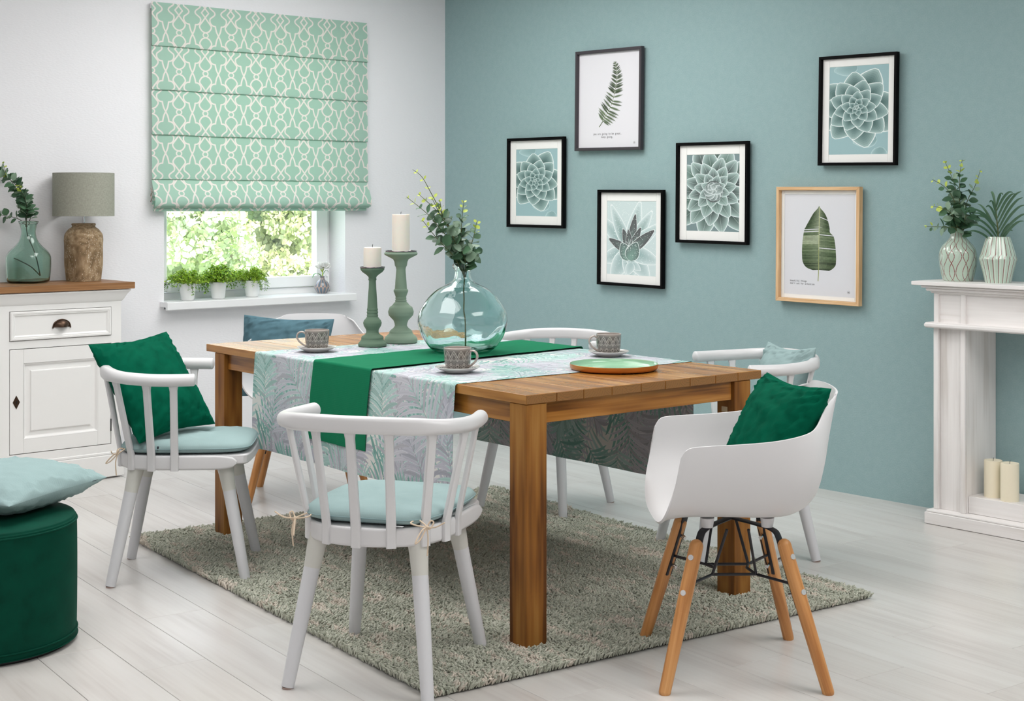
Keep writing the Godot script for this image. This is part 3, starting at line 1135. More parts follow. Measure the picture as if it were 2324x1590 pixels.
# ---------------------------------------------------------------- garden
func outside() -> void:
	var b := MB.new()
	b.box(Vector3(90, 0.5, 120), Vector3(-47, -4.25, -10), 0.0)
	tag(obj("ground", b, mat(srgb(150, 176, 110), 1.0)), "mown lawn below the window", "", "", "structure")
	var lm := MB.new()
	for k in 5:
		var a := TAU * k / 5.0
		leaf_quad(lm, Vector3(cos(a) * 0.02, 0, sin(a) * 0.02), Vector3(cos(a), 0.25 * sin(k * 2.2), sin(a)) * 0.12, Vector3(-sin(a), 0.3, cos(a)) * 0.05)
	var lmesh := lm.mesh()
	var trees := [
		[-21.0, -9.0, 7.6, 2.3, 0, "pale green tree at the left edge of the window glass"],
		[-23.5, -12.0, 7.8, 2.2, 1, "pale green tree in the middle of the window view"],
		[-22.0, -14.2, 7.4, 2.0, 2, "pale yellowish tree beside the right window sash"],
		[-27.5, -12.6, 9.6, 2.6, 2, "taller hazy tree behind the left of the window view"],
		[-28.5, -16.2, 9.6, 2.6, 0, "taller hazy tree behind the right of the window view"],
		[-35.0, -16.5, 11.0, 3.6, 1, "most distant tree in the window view, left of centre"],
		[-36.0, -21.5, 11.0, 3.6, 2, "most distant tree in the window view, far right"],
	]
	var tones := [srgb(206, 218, 182), srgb(196, 212, 182), srgb(216, 222, 182)]
	for k in trees.size():
		var a: Array = trees[k]
		var t := thing("tree", a[5], "tree", Vector3(a[0], -4, a[1]), k * 0.9, "trees outside the window")
		var tr := MB.new()
		tr.tube(spline(p3([0, 0, 0, 0.1, a[2] * 0.3, 0.05, -0.05, a[2] * 0.8, 0]), 5), [0.22, 0.21, 0.2, 0.18, 0.17, 0.16, 0.14, 0.12, 0.1, 0.08, 0.05], 8, 1)
		for q in 6:
			var an := q * 1.1
			tr.tube(spline(p3([0, a[2] * (0.3 + q * 0.07), 0, cos(an) * a[3] * 0.35, a[2] * (0.42 + q * 0.07), sin(an) * a[3] * 0.35, cos(an) * a[3] * 0.7, a[2] * (0.5 + q * 0.07), sin(an) * a[3] * 0.7]), 4), 0.05, 5, 1)
		obj("trunk", tr, mat(srgb(150, 140, 120), 0.9), t)
		var r := RandomNumberGenerator.new()
		r.seed = 300 + k
		var blobs := []
		for q in 16:
			var hgt := r.randf_range(0.22, 1.0)
			var rad: float = a[3] * (1.05 - 0.6 * absf(hgt - 0.5) * 1.6)
			var an := r.randf() * TAU
			blobs.append([Vector3(cos(an) * rad * 0.6, a[2] * hgt, sin(an) * rad * 0.6), r.randf_range(0.28, 0.45) * a[3]])
		var mm := MultiMesh.new()
		mm.transform_format = MultiMesh.TRANSFORM_3D
		mm.use_colors = true
		mm.mesh = lmesh
		var cnt := 5200
		mm.instance_count = cnt
		for q in cnt:
			var bl: Array = blobs[q % blobs.size()]
			var d: Vector3 = Vector3(r.randfn(), r.randfn(), r.randfn()).normalized() * pow(r.randf(), 0.4) * bl[1]
			var bs := Basis.from_euler(Vector3(r.randf() * TAU, r.randf() * TAU, r.randf() * TAU)).scaled(Vector3.ONE * r.randf_range(0.7, 1.5))
			mm.set_instance_transform(q, Transform3D(bs, bl[0] + d * Vector3(1, 0.8, 1)))
			var c: Color = tones[a[4]].srgb_to_linear()
			var l := r.randf_range(0.9, 1.1)
			mm.set_instance_color(q, Color(c.r * l, c.g * l, c.b * l * r.randf_range(0.85, 1.15)))
		var mi := MultiMeshInstance3D.new()
		mi.name = "crown"
		mi.multimesh = mm
		mi.material_override = mat(Color.WHITE, 0.8, {"vc": true, "back": Color(0.6, 0.6, 0.5)})
		mi.set_meta("kind", "stuff")
		t.add_child(mi)

# ---------------------------------------------------------------- rug
func rug() -> void:
	var t := thing("shaggy_rug", "grey green shaggy rug lying under the dining table", "rug", Vector3(2.822, 0, 2.147), deg_to_rad(-6.5))
	var lx := 2.24
	var lz := 1.73
	var b := MB.new()
	b.box(Vector3(lx - 0.02, 0.007, lz - 0.02), Vector3(0, 0.0045, 0), 0.003)
	obj("backing", b, mat(srgb(104, 104, 94), 1.0), t)
	var tuft := MB.new()
	tuft.tube(p3([0, 0, 0, 0.0012, 0.009, 0, 0.0035, 0.016, 0.0, 0.0075, 0.0205, 0.0005]), [0.0016, 0.0030, 0.0033, 0.0014], 5, 1)
	var r := RandomNumberGenerator.new()
	r.seed = 12
	var hue := FastNoiseLite.new()
	hue.seed = 8
	hue.frequency = 7.0
	hue.fractal_octaves = 3
	var lay := FastNoiseLite.new()
	lay.seed = 18
	lay.frequency = 5.0
	var step := 0.0062
	var nx := int(lx / step)
	var nz := int(lz / step)
	var mm := MultiMesh.new()
	mm.transform_format = MultiMesh.TRANSFORM_3D
	mm.use_colors = true
	mm.mesh = tuft.mesh()
	mm.instance_count = nx * nz
	var ca := srgb(204, 204, 190).srgb_to_linear()
	var cb := srgb(180, 184, 168).srgb_to_linear()
	var cc := srgb(228, 212, 200).srgb_to_linear()
	var i := 0
	for ix in nx:
		for iz in nz:
			var x := (ix + 0.5 + r.randf_range(-0.45, 0.45)) * step - lx * 0.5
			var z := (iz + 0.5 + r.randf_range(-0.45, 0.45)) * step - lz * 0.5
			var flow := lay.get_noise_2d(x, z * 2.0)
			var ang := flow * 4.0 + r.randf_range(-2.0, 2.0)
			var lean := r.randf_range(0.0, 0.5)
			var s := r.randf_range(0.85, 1.15) * (1.0 + 0.12 * flow)
			var bs := Basis(Vector3.UP, ang) * Basis(Vector3.BACK, -lean)
			mm.set_instance_transform(i, Transform3D(bs.scaled(Vector3(s, s, s)), Vector3(x, 0.005, z)))
			var hval := hue.get_noise_2d(x * 0.5, z * 1.8) + r.randf_range(-0.18, 0.18)
			var c := ca.lerp(cb, r.randf())
			if hval > 0.30:
				c = c.lerp(cc, 0.6)
			var k := r.randf_range(0.88, 1.08)
			mm.set_instance_color(i, Color(c.r * k, c.g * k, c.b * k))
			i += 1
	var mi := MultiMeshInstance3D.new()
	mi.name = "pile"
	mi.multimesh = mm
	mi.material_override = mat(Color.WHITE, 0.95, {"vc": true, "spec": 0.15, "rim": 0.2})
	mi.set_meta("kind", "stuff")
	t.add_child(mi)

# ---------------------------------------------------------------- table
const TAT := Vector3(3.719, 0, 2.693)
const TTURN := PI - 0.044
func on_table(x: float, z: float, y := 0.765) -> Vector3:
	return TAT + Basis(Vector3.UP, TTURN) * Vector3(x, 0, z) + Vector3(0, y, 0)

func dining_table() -> void:
	var t := thing("dining_table", "large brown teak dining table with square legs on the rug", "table", TAT, TTURN)
	var wd := [0.118, 0.108, 0.116, 0.124, 0.106, 0.112, 0.119, 0.108, 0.116]
	# end grain: arcs of year rings
	var eg := Image.create_empty(512, 128, false, Image.FORMAT_RGB8)
	eg.fill(srgb(150, 104, 56))
	for k in 40:
		var rr := 20.0 + k * 13.0 + (k % 3) * 3.0
		stroke(eg, ring(Vector2(150 + (k % 2) * 2, 150), Vector2(rr, rr * 0.75), 60), 2.0 + (k % 3), srgb(122 - (k % 4) * 6, 80, 38), true)
	var egm := mat(Color.WHITE, 0.5, {"tex": tex(eg), "scale": Vector3(8.0, 30.0, 1)})
	var z := 0.0
	for k in wd.size():
		var w: float = wd[k]
		var b := MB.new()
		b.uo = Vector2(k * 0.431, k * 0.277)
		b.box(Vector3(2.008, 0.028, w - 0.0012), Vector3(1.005, 0.746 - 0.0003 * (k % 2), z + w * 0.5), 0.0012)
		var o := obj("tabletop_plank", b, m.teak_a if k % 3 != 1 else m.teak_b, t)
		b = MB.new()
		b.uo = Vector2(k * 0.173, k * 0.011)
		b.box(Vector3(0.0016, 0.0255, w - 0.004), Vector3(0.0006, 0.746, z + w * 0.5), 0.0005)
		obj("end_grain", b, egm, o)
		z += w
	var k2 := 0
	for c: Array in [[0.003, 0.003], [0.003, 0.897], [1.862, 0.003], [1.862, 0.897]]:
		var b := MB.new()
		b.uo = Vector2(k2 * 0.7 + 0.2, k2 * 0.33 + 0.1)
		b.box(Vector3(0.08, 0.722, 0.08), Vector3(c[0] + 0.04, 0.371, c[1] + 0.04), 0.003)
		var lg := obj("leg", b, m.teak_leg, t)
		if k2 == 1:
			b = MB.new()
			b.box(Vector3(0.026, 0.018, 0.0006), Vector3(c[0] + 0.045, 0.635, c[1] - 0.0003), 0.0002)
			tag(obj("paper_label", b, mat(srgb(196, 178, 146), 0.8), lg), "small beige paper label")
		k2 += 1
	for a: Array in [[0.085, 1.86, 0.03, true], [0.085, 1.86, 0.945, true], [0.085, 0.895, 0.026, false], [0.085, 0.895, 1.905, false]]:
		var b := MB.new()
		b.uo = Vector2(a[2] * 3.1, a[2] * 1.7)
		var ln: float = a[1] - a[0]
		if a[3]:
			b.box(Vector3(ln, 0.062, 0.022), Vector3((a[0] + a[1]) * 0.5, 0.701, a[2]), 0.0015)
		else:
			b.box(Vector3(0.022, 0.062, ln), Vector3(a[2], 0.701, (a[0] + a[1]) * 0.5), 0.0015)
		obj("apron", b, m.teak_b, t)

# printed palm fronds
func palm_print() -> ImageTexture:
	var w := 1536
	var im := Image.create_empty(w, w, false, Image.FORMAT_RGB8)
	im.fill(srgb(226, 225, 221))
	var r := RandomNumberGenerator.new()
	r.seed = 77
	var cols := [srgb(190, 190, 200), srgb(163, 199, 193), srgb(199, 199, 207), srgb(136, 181, 173), srgb(178, 208, 203), srgb(184, 185, 196)]
	var n := 7
	var order := range(n * n)
	for k in order.size():
		var q: int = r.randi() % order.size()
		var t: int = order[k]
		order[k] = order[q]
		order[q] = t
	for k: int in order:
		var c := Vector2((k % n + r.randf()) / n, (k / n + r.randf()) / n) * w
		var ang := r.randf_range(-0.9, 0.9)
		var ln := r.randf_range(460.0, 700.0)
		var bend := r.randf_range(-0.7, 0.7)
		var base: Color = cols[r.randi() % 6]
		var leaves := 15
		for ox: int in [-1, 0, 1]:
			for oy: int in [-1, 0, 1]:
				var o := c + Vector2(ox, oy) * w
				if o.x < -600 or o.y < -300 or o.x > w + 600 or o.y > w + 900:
					continue
				var rr := RandomNumberGenerator.new()
				rr.seed = k * 31 + 5
				var p := o
				var d := ang
				var spine := PackedVector2Array([p])
				for q in leaves:
					d += bend / leaves
					p += Vector2(sin(d), -cos(d)) * ln / leaves
					spine.append(p)
				for q in range(1, leaves + 1):
					var f := float(q) / leaves
					var ll := ln * (0.54 - 0.30 * f) * (0.85 + 0.3 * fposmod(k * 0.37 + q * 0.73, 1.0)) * minf(1.0, 0.55 + f * 2.0)
					for sd: int in [-1, 1]:
						var spread := (1.0 - 0.7 * f) * sd
						var a := spine[q]
						var dd := ang + bend * f + spread
						var b1 := a + Vector2(sin(dd), -cos(dd)) * ll * 0.55
						var d2 := dd + sd * 0.55
						var tip := b1 + Vector2(sin(d2), -cos(d2)) * ll * 0.5 + Vector2(0, ll * 0.05)
						var wdt := 9.0 + 7.0 * fposmod(k * 0.19 + q * 0.31 + sd * 0.4, 1.0)
						var cc := base.lightened(0.16 * fposmod(k * 0.53 + q * 0.41 + sd * 0.23, 1.0))
						if (q + sd) % 4 == 0:
							cc = base.darkened(0.07)
						var up := PackedVector2Array()
						var dn := PackedVector2Array()
						for s in 8:
							var g := s / 7.0
							var c0 := a.lerp(b1, g).lerp(b1.lerp(tip, g), g)
							var tn := (b1 - a).lerp(tip - b1, g).normalized().orthogonal() * wdt * pow(sin(PI * (0.06 + 0.93 * g)), 0.7)
							up.append(c0 + tn)
							dn.append(c0 - tn)
						dn.reverse()
						var mid := PackedVector2Array()
						for s in 8:
							mid.append((up[s] + dn[7 - s]) * 0.5)
						up.append_array(dn)
						poly(im, up, cc)
						stroke(im, mid, 1.6, cc.darkened(0.1))
						if q % 2 == 0:
							stroke(im, up.slice(0, 8), 1.8, cc.lightened(0.4))
				stroke(im, spine, 5.0, base.darkened(0.12))
	im.generate_mipmaps()
	return tex(im)

func cloth_sheet(called: String, label: String, x0: float, x1: float, lift: float, near_y: float, far_y: float, mt: Material, shear_far: float, shear_hang: float, wob: float, sd: int) -> void:
	var top := 0.7605 + lift
	var e := 0.006 + lift
	var prof := PackedVector2Array()        # (across, height) from the near hem over the top to the far hem
	for i in 15:
		prof.append(Vector2(-e - 0.004 * sin(i / 14.0 * PI), lerpf(near_y, top - 0.008, i / 14.0)))
	for i in range(1, 5):
		var a := i / 5.0 * PI * 0.5
		prof.append(Vector2(-e + 0.008 * (1.0 - cos(a)), top - 0.008 + 0.008 * sin(a)))
	for i in 27:
		prof.append(Vector2(lerpf(0.008 - e, 1.027 + e - 0.008, i / 26.0), top))
	for i in range(1, 5):
		var a := i / 5.0 * PI * 0.5
		prof.append(Vector2(1.027 + e - 0.008 + 0.008 * sin(a), top - 0.008 * (1.0 - cos(a))))
	for i in 15:
		prof.append(Vector2(1.027 + e + 0.003 * sin(i / 14.0 * PI), lerpf(top - 0.008, far_y, i / 14.0)))
	var ns := FastNoiseLite.new()
	ns.seed = sd
	ns.frequency = 1.0
	var nx := 56
	var rows := []
	var uvs := []
	var thick := 0.0011
	var arcs := PackedFloat32Array([0.0])
	for i in range(1, prof.size()):
		arcs.append(arcs[i - 1] + prof[i].distance_to(prof[i - 1]))
	for side in 2:
		for ii in prof.size():
			var i := ii if side == 0 else prof.size() - 1 - ii
			var p := prof[i]
			var t := (prof[mini(i + 1, prof.size() - 1)] - prof[maxi(i - 1, 0)]).normalized()
			var nn := Vector2(-t.y, t.x)
			var hang := maxf(0.0, top - 0.008 - p.y)
			var sh := shear_far * clampf(p.x, 0.0, 1.03) / 1.03 + shear_hang * hang * (1.0 if p.x < 0.5 else 0.0)
			var r := PackedVector3Array()
			var tt := PackedVector2Array()
			for j in nx + 1:
				var f := float(j) / nx
				var x := lerpf(x0, x1, f) + sh
				var wv := 0.0
				if hang > 0.0:
					wv = (ns.get_noise_2d(x * 5.0, p.y * 1.5 + p.x * 9.0) + 0.35) * wob * hang * 2.2
				else:
					wv = maxf(0.0, ns.get_noise_2d(x * 9.0 + p.x * 3.0, p.x * 11.0)) * wob * 0.25
				if side == 0:
					wv += thick
				r.append(Vector3(x + ns.get_noise_2d(f * 3.0, arcs[i] * 4.0) * wob * 0.12, p.y + nn.y * wv, p.x + nn.x * wv))
				tt.append(Vector2(x1 - lerpf(x0, x1, f), -arcs[i]))
			rows.append(r)
			uvs.append(tt)
	uvs.append(uvs[0])
	var b := MB.new()
	b.grid(rows, false, true, true, uvs)
	var o := obj(called, b, mt)
	o.position = TAT
	o.rotation.y = TTURN
	tag(o, label, "tablecloth" if lift < 0.001 else "table runner")

# ---------------------------------------------------------------- chairs
func along_path(p: PackedVector3Array, f: float) -> Vector3:
	var tot := 0.0
	for i in p.size() - 1:
		tot += p[i].distance_to(p[i + 1])
	var s := f * tot
	for i in p.size() - 1:
		var d := p[i].distance_to(p[i + 1])
		if s <= d:
			return p[i].lerp(p[i + 1], s / maxf(d, 1e-6))
		s -= d
	return p[p.size() - 1]

func spindle_chair(label: String) -> Node3D:
	var t := thing("spindle_chair", label, "chair", Vector3.ZERO, 0.0, "white spindle chairs around the table")
	# hoop rail, from one arm tip round the back to the other
	var half := [Vector3(0.256, 0.717, 0.058), Vector3(0.266, 0.717, -0.02), Vector3(0.264, 0.719, -0.095), Vector3(0.238, 0.724, -0.178), Vector3(0.18, 0.730, -0.236), Vector3(0.09, 0.734, -0.27), Vector3(0, 0.735, -0.28)]
	var pts := PackedVector3Array(half)
	for i in range(5, -1, -1):
		pts.append(Vector3(-half[i].x, half[i].y, half[i].z))
	var path := spline(pts, 6)
	var pp := PackedVector3Array()
	var secs := []
	var cnt := path.size()
	for e in 2:
		var q := []
		for kk: float in [84.0, 60.0, 38.0, 16.0]:
			q.append(kk)
		if e == 1:
			q.reverse()
		if e == 1:
			for i in cnt:
				pp.append(path[i])
				var f := absf(path[i].x) / 0.266
				var flat := smoothstep(0.88, 0.6, f) * (1.0 if path[i].z < -0.12 else 0.0)
				var s := PackedVector2Array()
				for j in 20:
					var a := TAU * j / 20
					var ex := lerpf(2.0, 3.4, flat)
					var ca := cos(a)
					var sa := sin(a)
					var x := signf(ca) * pow(absf(ca), 2.0 / ex)
					var y := signf(sa) * pow(absf(sa), 2.0 / ex)
					s.append(Vector2(x * lerpf(0.0215, 0.0185, flat), y * lerpf(0.0215, 0.0235, flat) - 0.001 * flat))
				secs.append(s)
		for kk: float in q:
			var r := 0.0215 * cos(deg_to_rad(kk))
			var off := 0.009 * sin(deg_to_rad(kk))
			var s := PackedVector2Array()
			for j in 20:
				s.append(Vector2(cos(TAU * j / 20), sin(TAU * j / 20)) * r)
			secs.append(s)
			var tdir := (path[0] - path[1]).normalized() if e == 0 else (path[cnt - 1] - path[cnt - 2]).normalized()
			pp.append((path[0] if e == 0 else path[cnt - 1]) + tdir * off)
	var b := MB.new()
	b.sweep(pp, secs, 1, false, Vector3.UP, true)
	obj("top_rail", b, m.plastic, t)
	# seat apron
	var ah := [Vector3(0.207, 0.425, 0.2), Vector3(0.206, 0.425, 0.1), Vector3(0.203, 0.425, 0.0), Vector3(0.195, 0.425, -0.085), Vector3(0.165, 0.425, -0.16), Vector3(0.09, 0.425, -0.212), Vector3(0, 0.425, -0.228)]
	pts = PackedVector3Array(ah)
	for i in range(5, -1, -1):
		pts.append(Vector3(-ah[i].x, ah[i].y, ah[i].z))
	var ap := spline(pts, 5)
	var asec := []
	var an := ap.size()
	for i in an:
		var k := minf(i, an - 1 - i)
		var hh := 0.025
		if k < 5:
			hh = 0.025 * sqrt(maxf(0.02, 1.0 - pow((5.0 - k) / 5.0, 2.4)))
		var s := PackedVector2Array()
		for c: Array in [[-1, -0.7], [-0.6, -1], [0.6, -1], [1, -0.7], [1, 0.7], [0.6, 1], [-0.6, 1], [-1, 0.7]]:
			s.append(Vector2(c[0] * 0.008, c[1] * hh))
		asec.append(s)
	b = MB.new()
	b.sweep(ap, asec, 1, false, Vector3.UP, true)
	obj("apron", b, m.plastic, t)
	# seat board
	var outl := PackedVector2Array()
	for p in ap:
		outl.append(Vector2(p.x * 0.985, -p.z * 0.985))
	outl.reverse()
	outl = outl.slice(2, outl.size() - 2)
	outl.append_array(spline2(pv([0.2, -0.2, 0.19, -0.232, 0.12, -0.246, 0, -0.25, -0.12, -0.246, -0.19, -0.232, -0.2, -0.2]), 3))
	b = MB.new()
	b.xf = Transform3D(Basis(Vector3.RIGHT, -PI / 2), Vector3(0, 0.433, 0))
	b.prism(outl, 0.034, 0.006)
	obj("seat", b, m.plastic, t)
	# nine flat spindles
	var fr := [0.065, 0.155, 0.28, 0.395, 0.5, 0.605, 0.72, 0.845, 0.935]
	var bot := [Vector3(0.213, 0, -0.012), Vector3(0.206, 0, -0.092), Vector3(0.172, 0, -0.166), Vector3(0.094, 0, -0.217), Vector3(0, 0, -0.236)]
	for k in 9:
		var top := along_path(path, fr[k])
		var bt: Vector3 = bot[k] if k < 5 else bot[8 - k] * Vector3(-1, 1, 1)
		var outw := Vector3(bt.x, 0, bt.z + 0.02).normalized()
		if k == 0 or k == 8:
			outw = Vector3(signf(bt.x), 0, 0)
		var a := Vector3(bt.x, 0.398, bt.z)
		var c := Vector3(bt.x, 0.452, bt.z)
		var d := top - Vector3(0, 0.012, 0)
		var sp := PackedVector3Array([a, c, c.lerp(d, 0.5), c.lerp(d, 0.9), d])
		var ws := [0.0135, 0.0135, 0.0125, 0.0125, 0.017]
		var ss := []
		for w: float in ws:
			var s := PackedVector2Array()
			for q: Array in [[-0.7, -1], [0.7, -1], [1, -0.75], [1, 0.75], [0.7, 1], [-0.7, 1], [-1, 0.75], [-1, -0.75]]:
				s.append(Vector2(q[0] * w, q[1] * 0.0065))
			ss.append(s)
		b = MB.new()
		b.sweep(sp, ss, 1, false, outw, true)
		obj("spindle", b, m.plastic, t)
	# legs with their sockets
	for s: Array in [[1, 1], [-1, 1], [1, -1], [-1, -1]]:
		var top := Vector3(0.145 * s[0], 0.416, 0.15 * s[1])
		var foot := Vector3(0.203 * s[0], 0.004, 0.231 * s[1])
		var d := (foot - top).normalized()
		var j := top + d * 0.1
		b = MB.new()
		b.tube(PackedVector3Array([j, j.lerp(foot, 0.4), foot]), [0.0225, 0.021, 0.0175], 18, 1)
		var lg := obj("leg", b, m.leg_white, t)
		b = MB.new()
		b.tube(PackedVector3Array([top, top + d * 0.04, j]), [0.031, 0.0262, 0.0228], 18, 1)
		tag(obj("leg_socket", b, m.socket, lg), "off-white plastic leg socket")
		b = MB.new()
		b.tube(PackedVector3Array([foot + Vector3(0, 0.001, 0), foot + Vector3(0, -0.004, 0)]), 0.0155, 14, 1)
		obj("glide", b, m.glide, lg)
	return t

func shell_chair(label: String) -> Node3D:
	var t := thing("shell_armchair", label, "armchair", Vector3.ZERO, 0.0, "white shell armchairs at the table ends")
	var sp := PackedVector3Array()
	var rm := PackedVector3Array()
	for a: Array in [[0.428, 0.224, 0.280, 0.640, 0.184], [0.438, 0.205, 0.285, 0.666, 0.163], [0.446, 0.15, 0.286, 0.673, 0.11], [0.446, 0.05, 0.287, 0.677, 0.03], [0.443, -0.07, 0.287, 0.684, -0.06], [0.452, -0.15, 0.280, 0.694, -0.125], [0.492, -0.208, 0.262, 0.705, -0.17], [0.57, -0.238, 0.238, 0.720, -0.195], [0.66, -0.256, 0.213, 0.748, -0.215], [0.742, -0.272, 0.188, 0.775, -0.236], [0.803, -0.286, 0.15, 0.790, -0.262]]:
		sp.append(Vector3(0, a[0], a[1]))
		rm.append(Vector3(a[2], a[3], a[4]))
	var sps := spline(sp, 4)
	var rms := spline(rm, 4)
	var nr := sps.size()
	var nc := 41
	var pts := []
	for i in nr:
		var f := float(i) / (nr - 1)
		var ex := lerpf(3.0, 2.3, smoothstep(0.45, 0.8, f))
		var row := PackedVector3Array()
		for j in nc:
			var u := j / float(nc - 1) * 2.0 - 1.0
			var th := absf(u) * PI * 0.5
			var a := pow(sin(th), 2.0 / ex)
			var bb := 1.0 - pow(cos(th), 2.0 / ex)
			var p := sps[i]
			var q := rms[i]
			row.append(Vector3(q.x * a * signf(u), lerpf(p.y, q.y, bb), lerpf(p.z, q.z, bb)))
		pts.append(row)
	# give the shell its thickness
	var rows := []
	for i in nr:
		var outer: PackedVector3Array = pts[i]
		var row := PackedVector3Array()
		var inner := PackedVector3Array()
		for j in nc:
			var du: Vector3 = pts[i][mini(j + 1, nc - 1)] - pts[i][maxi(j - 1, 0)]
			var dv: Vector3 = pts[mini(i + 1, nr - 1)][j] - pts[maxi(i - 1, 0)][j]
			var nn := du.cross(dv).normalized()
			if nn.dot(Vector3(0, 0.75, 0.0) - outer[j]) < 0.0:
				nn = -nn
			inner.append(outer[j] + nn * 0.0065)
		row.append_array(outer)
		row.append((outer[nc - 1] + inner[nc - 1]) * 0.5 + Vector3(0, 0.002, 0))
		inner.reverse()
		row.append_array(inner)
		row.append((outer[0] + inner[nc - 1]) * 0.5 + Vector3(0, 0.002, 0))
		rows.append(row)
	var b := MB.new()
	b.grid(rows, true, false, true)
	for e: int in [0, nr - 1]:
		var row: PackedVector3Array = rows[e]
		var a := row.slice(0, nc)
		var c := row.slice(nc + 1, nc * 2 + 1)
		c.reverse()
		b.grid([a, c], false, false, false, [], e == 0)
	obj("shell", b, m.plastic, t)
	for s: Array in [[1, 1], [-1, 1], [1, -1], [-1, -1]]:
		var foot := Vector3((0.235 if s[1] > 0 else 0.246) * s[0], 0.006, 0.22 * s[1])
		var top := Vector3(0.152 * s[0], 0.378, 0.122 * s[1])
		var d := (foot - top).normalized()
		b = MB.new()
		b.uo = Vector2(s[0] * 0.3 + 0.5, s[1] * 0.2 + 0.4)
		b.tube(PackedVector3Array([top, top.lerp(foot, 0.35), foot]), [0.0195, 0.0195, 0.0165], 16, 2)
		var lg := obj("leg", b, m.beech, t)
		var outw := Vector3(s[0], 0, s[1] * 0.7).normalized()
		outw = (outw - d * outw.dot(d)).normalized()
		for f: float in [0.085, 0.33]:
			var c := top.lerp(foot, f)
			b = MB.new()
			b.tube(PackedVector3Array([c + outw * 0.014, c + outw * 0.0208]), 0.0078, 14, 1)
			var bo := obj("bolt", b, m.bolt_white, lg)
			b = MB.new()
			b.tube(PackedVector3Array([c - outw * 0.018, c - outw * 0.036]), 0.006, 6, 1)
			obj("nut", b, m.chrome, lg)
		b = MB.new()
		b.tube(PackedVector3Array([foot + Vector3(0, -0.012, 0), foot + Vector3(0, -0.006, 0)]), 0.0145, 14, 1)
		b.xf = Transform3D(Basis(), Vector3(0, 0.008, 0))
		obj("foot_pad", b, m.socket, lg)
		# flat steel bracket from under the seat down the inner side of the leg
		var inn := -outw * 0.0165
		var lo := top.lerp(foot, 0.42) + inn
		var hi := top + Vector3(0, 0, 0) + inn - d * 0.02
		var br := spline(PackedVector3Array([Vector3(0.0, 0.424, 0.0), Vector3(0.075 * s[0], 0.421, 0.06 * s[1]), Vector3(0.118 * s[0], 0.416, 0.094 * s[1]), hi + Vector3(0, 0.008, 0), hi.lerp(lo, 0.3), lo]), 5)
		var sec := pv([-0.011, -0.0022, 0.011, -0.0022, 0.011, 0.0022, -0.011, 0.0022])
		b = MB.new()
		b.sweep(br, [sec], 1, false, Vector3(0, 1, 0), false)
		obj("bracket", b, m.black_metal, t)
		b = MB.new()
		b.tube(p3([0.105 * s[0], 0.42, 0.084 * s[1], 0.105 * s[0], 0.446, 0.084 * s[1]]), [0.016, 0.02], 14, 1)
		obj("spacer", b, m.plastic, t)
		# wire braces
		var node := Vector3(0.058 * s[0], 0.276, 0.062 * s[1])
		b = MB.new()
		b.tube(spline(PackedVector3Array([top.lerp(foot, 0.26) + inn, node.lerp(top.lerp(foot, 0.26) + inn, 0.08), node]), 2), 0.0042, 8, 1)
		b.tube(PackedVector3Array([node, Vector3(0.112 * s[0], 0.414, 0.03 * s[1])]), 0.0042, 8, 1)
		if s[1] > 0:
			b.tube(PackedVector3Array([node, Vector3(node.x, node.y, -node.z)]), 0.0042, 8, 1)
		if s[0] > 0:
			b.tube(PackedVector3Array([node, Vector3(0, node.y + 0.004, node.z * 0.75), Vector3(-node.x, node.y, node.z)]), 0.0042, 8, 1)
		obj("brace_wire", b, m.black_metal, t)
	return t

func chairs() -> void:
	var c := spindle_chair("white spindle chair in the foreground seen from behind, with a tied mint seat pad")
	c.position = Vector3(3.55, 0, 3.067)
	c.rotation.y = deg_to_rad(211.66)
	dup(c, Vector3(2.183, 0, 2.951), deg_to_rad(143.2), "white spindle chair on the left holding a dark green velvet pillow", "white spindle chairs around the table")
	dup(c, Vector3(2.228, 0, 1.233), deg_to_rad(19.4), "white spindle chair behind the table, partly hidden by the glass vase and green runner", "white spindle chairs around the table")
	dup(c, Vector3(3.312, 0, 1.257), deg_to_rad(-26.3), "white spindle chair at the far right corner of the table with a pale mint pillow", "white spindle chairs around the table")
	var a := shell_chair("white plastic shell armchair with wooden legs in the right foreground, holding a green pillow")
	a.position = Vector3(4.174, 0, 2.317)
	a.rotation.y = deg_to_rad(-39.9)
	dup(a, Vector3(1.335, 0, 1.875), deg_to_rad(50), "white plastic shell armchair behind the left end of the table with a dusty blue pillow", "white shell armchairs at the table ends")

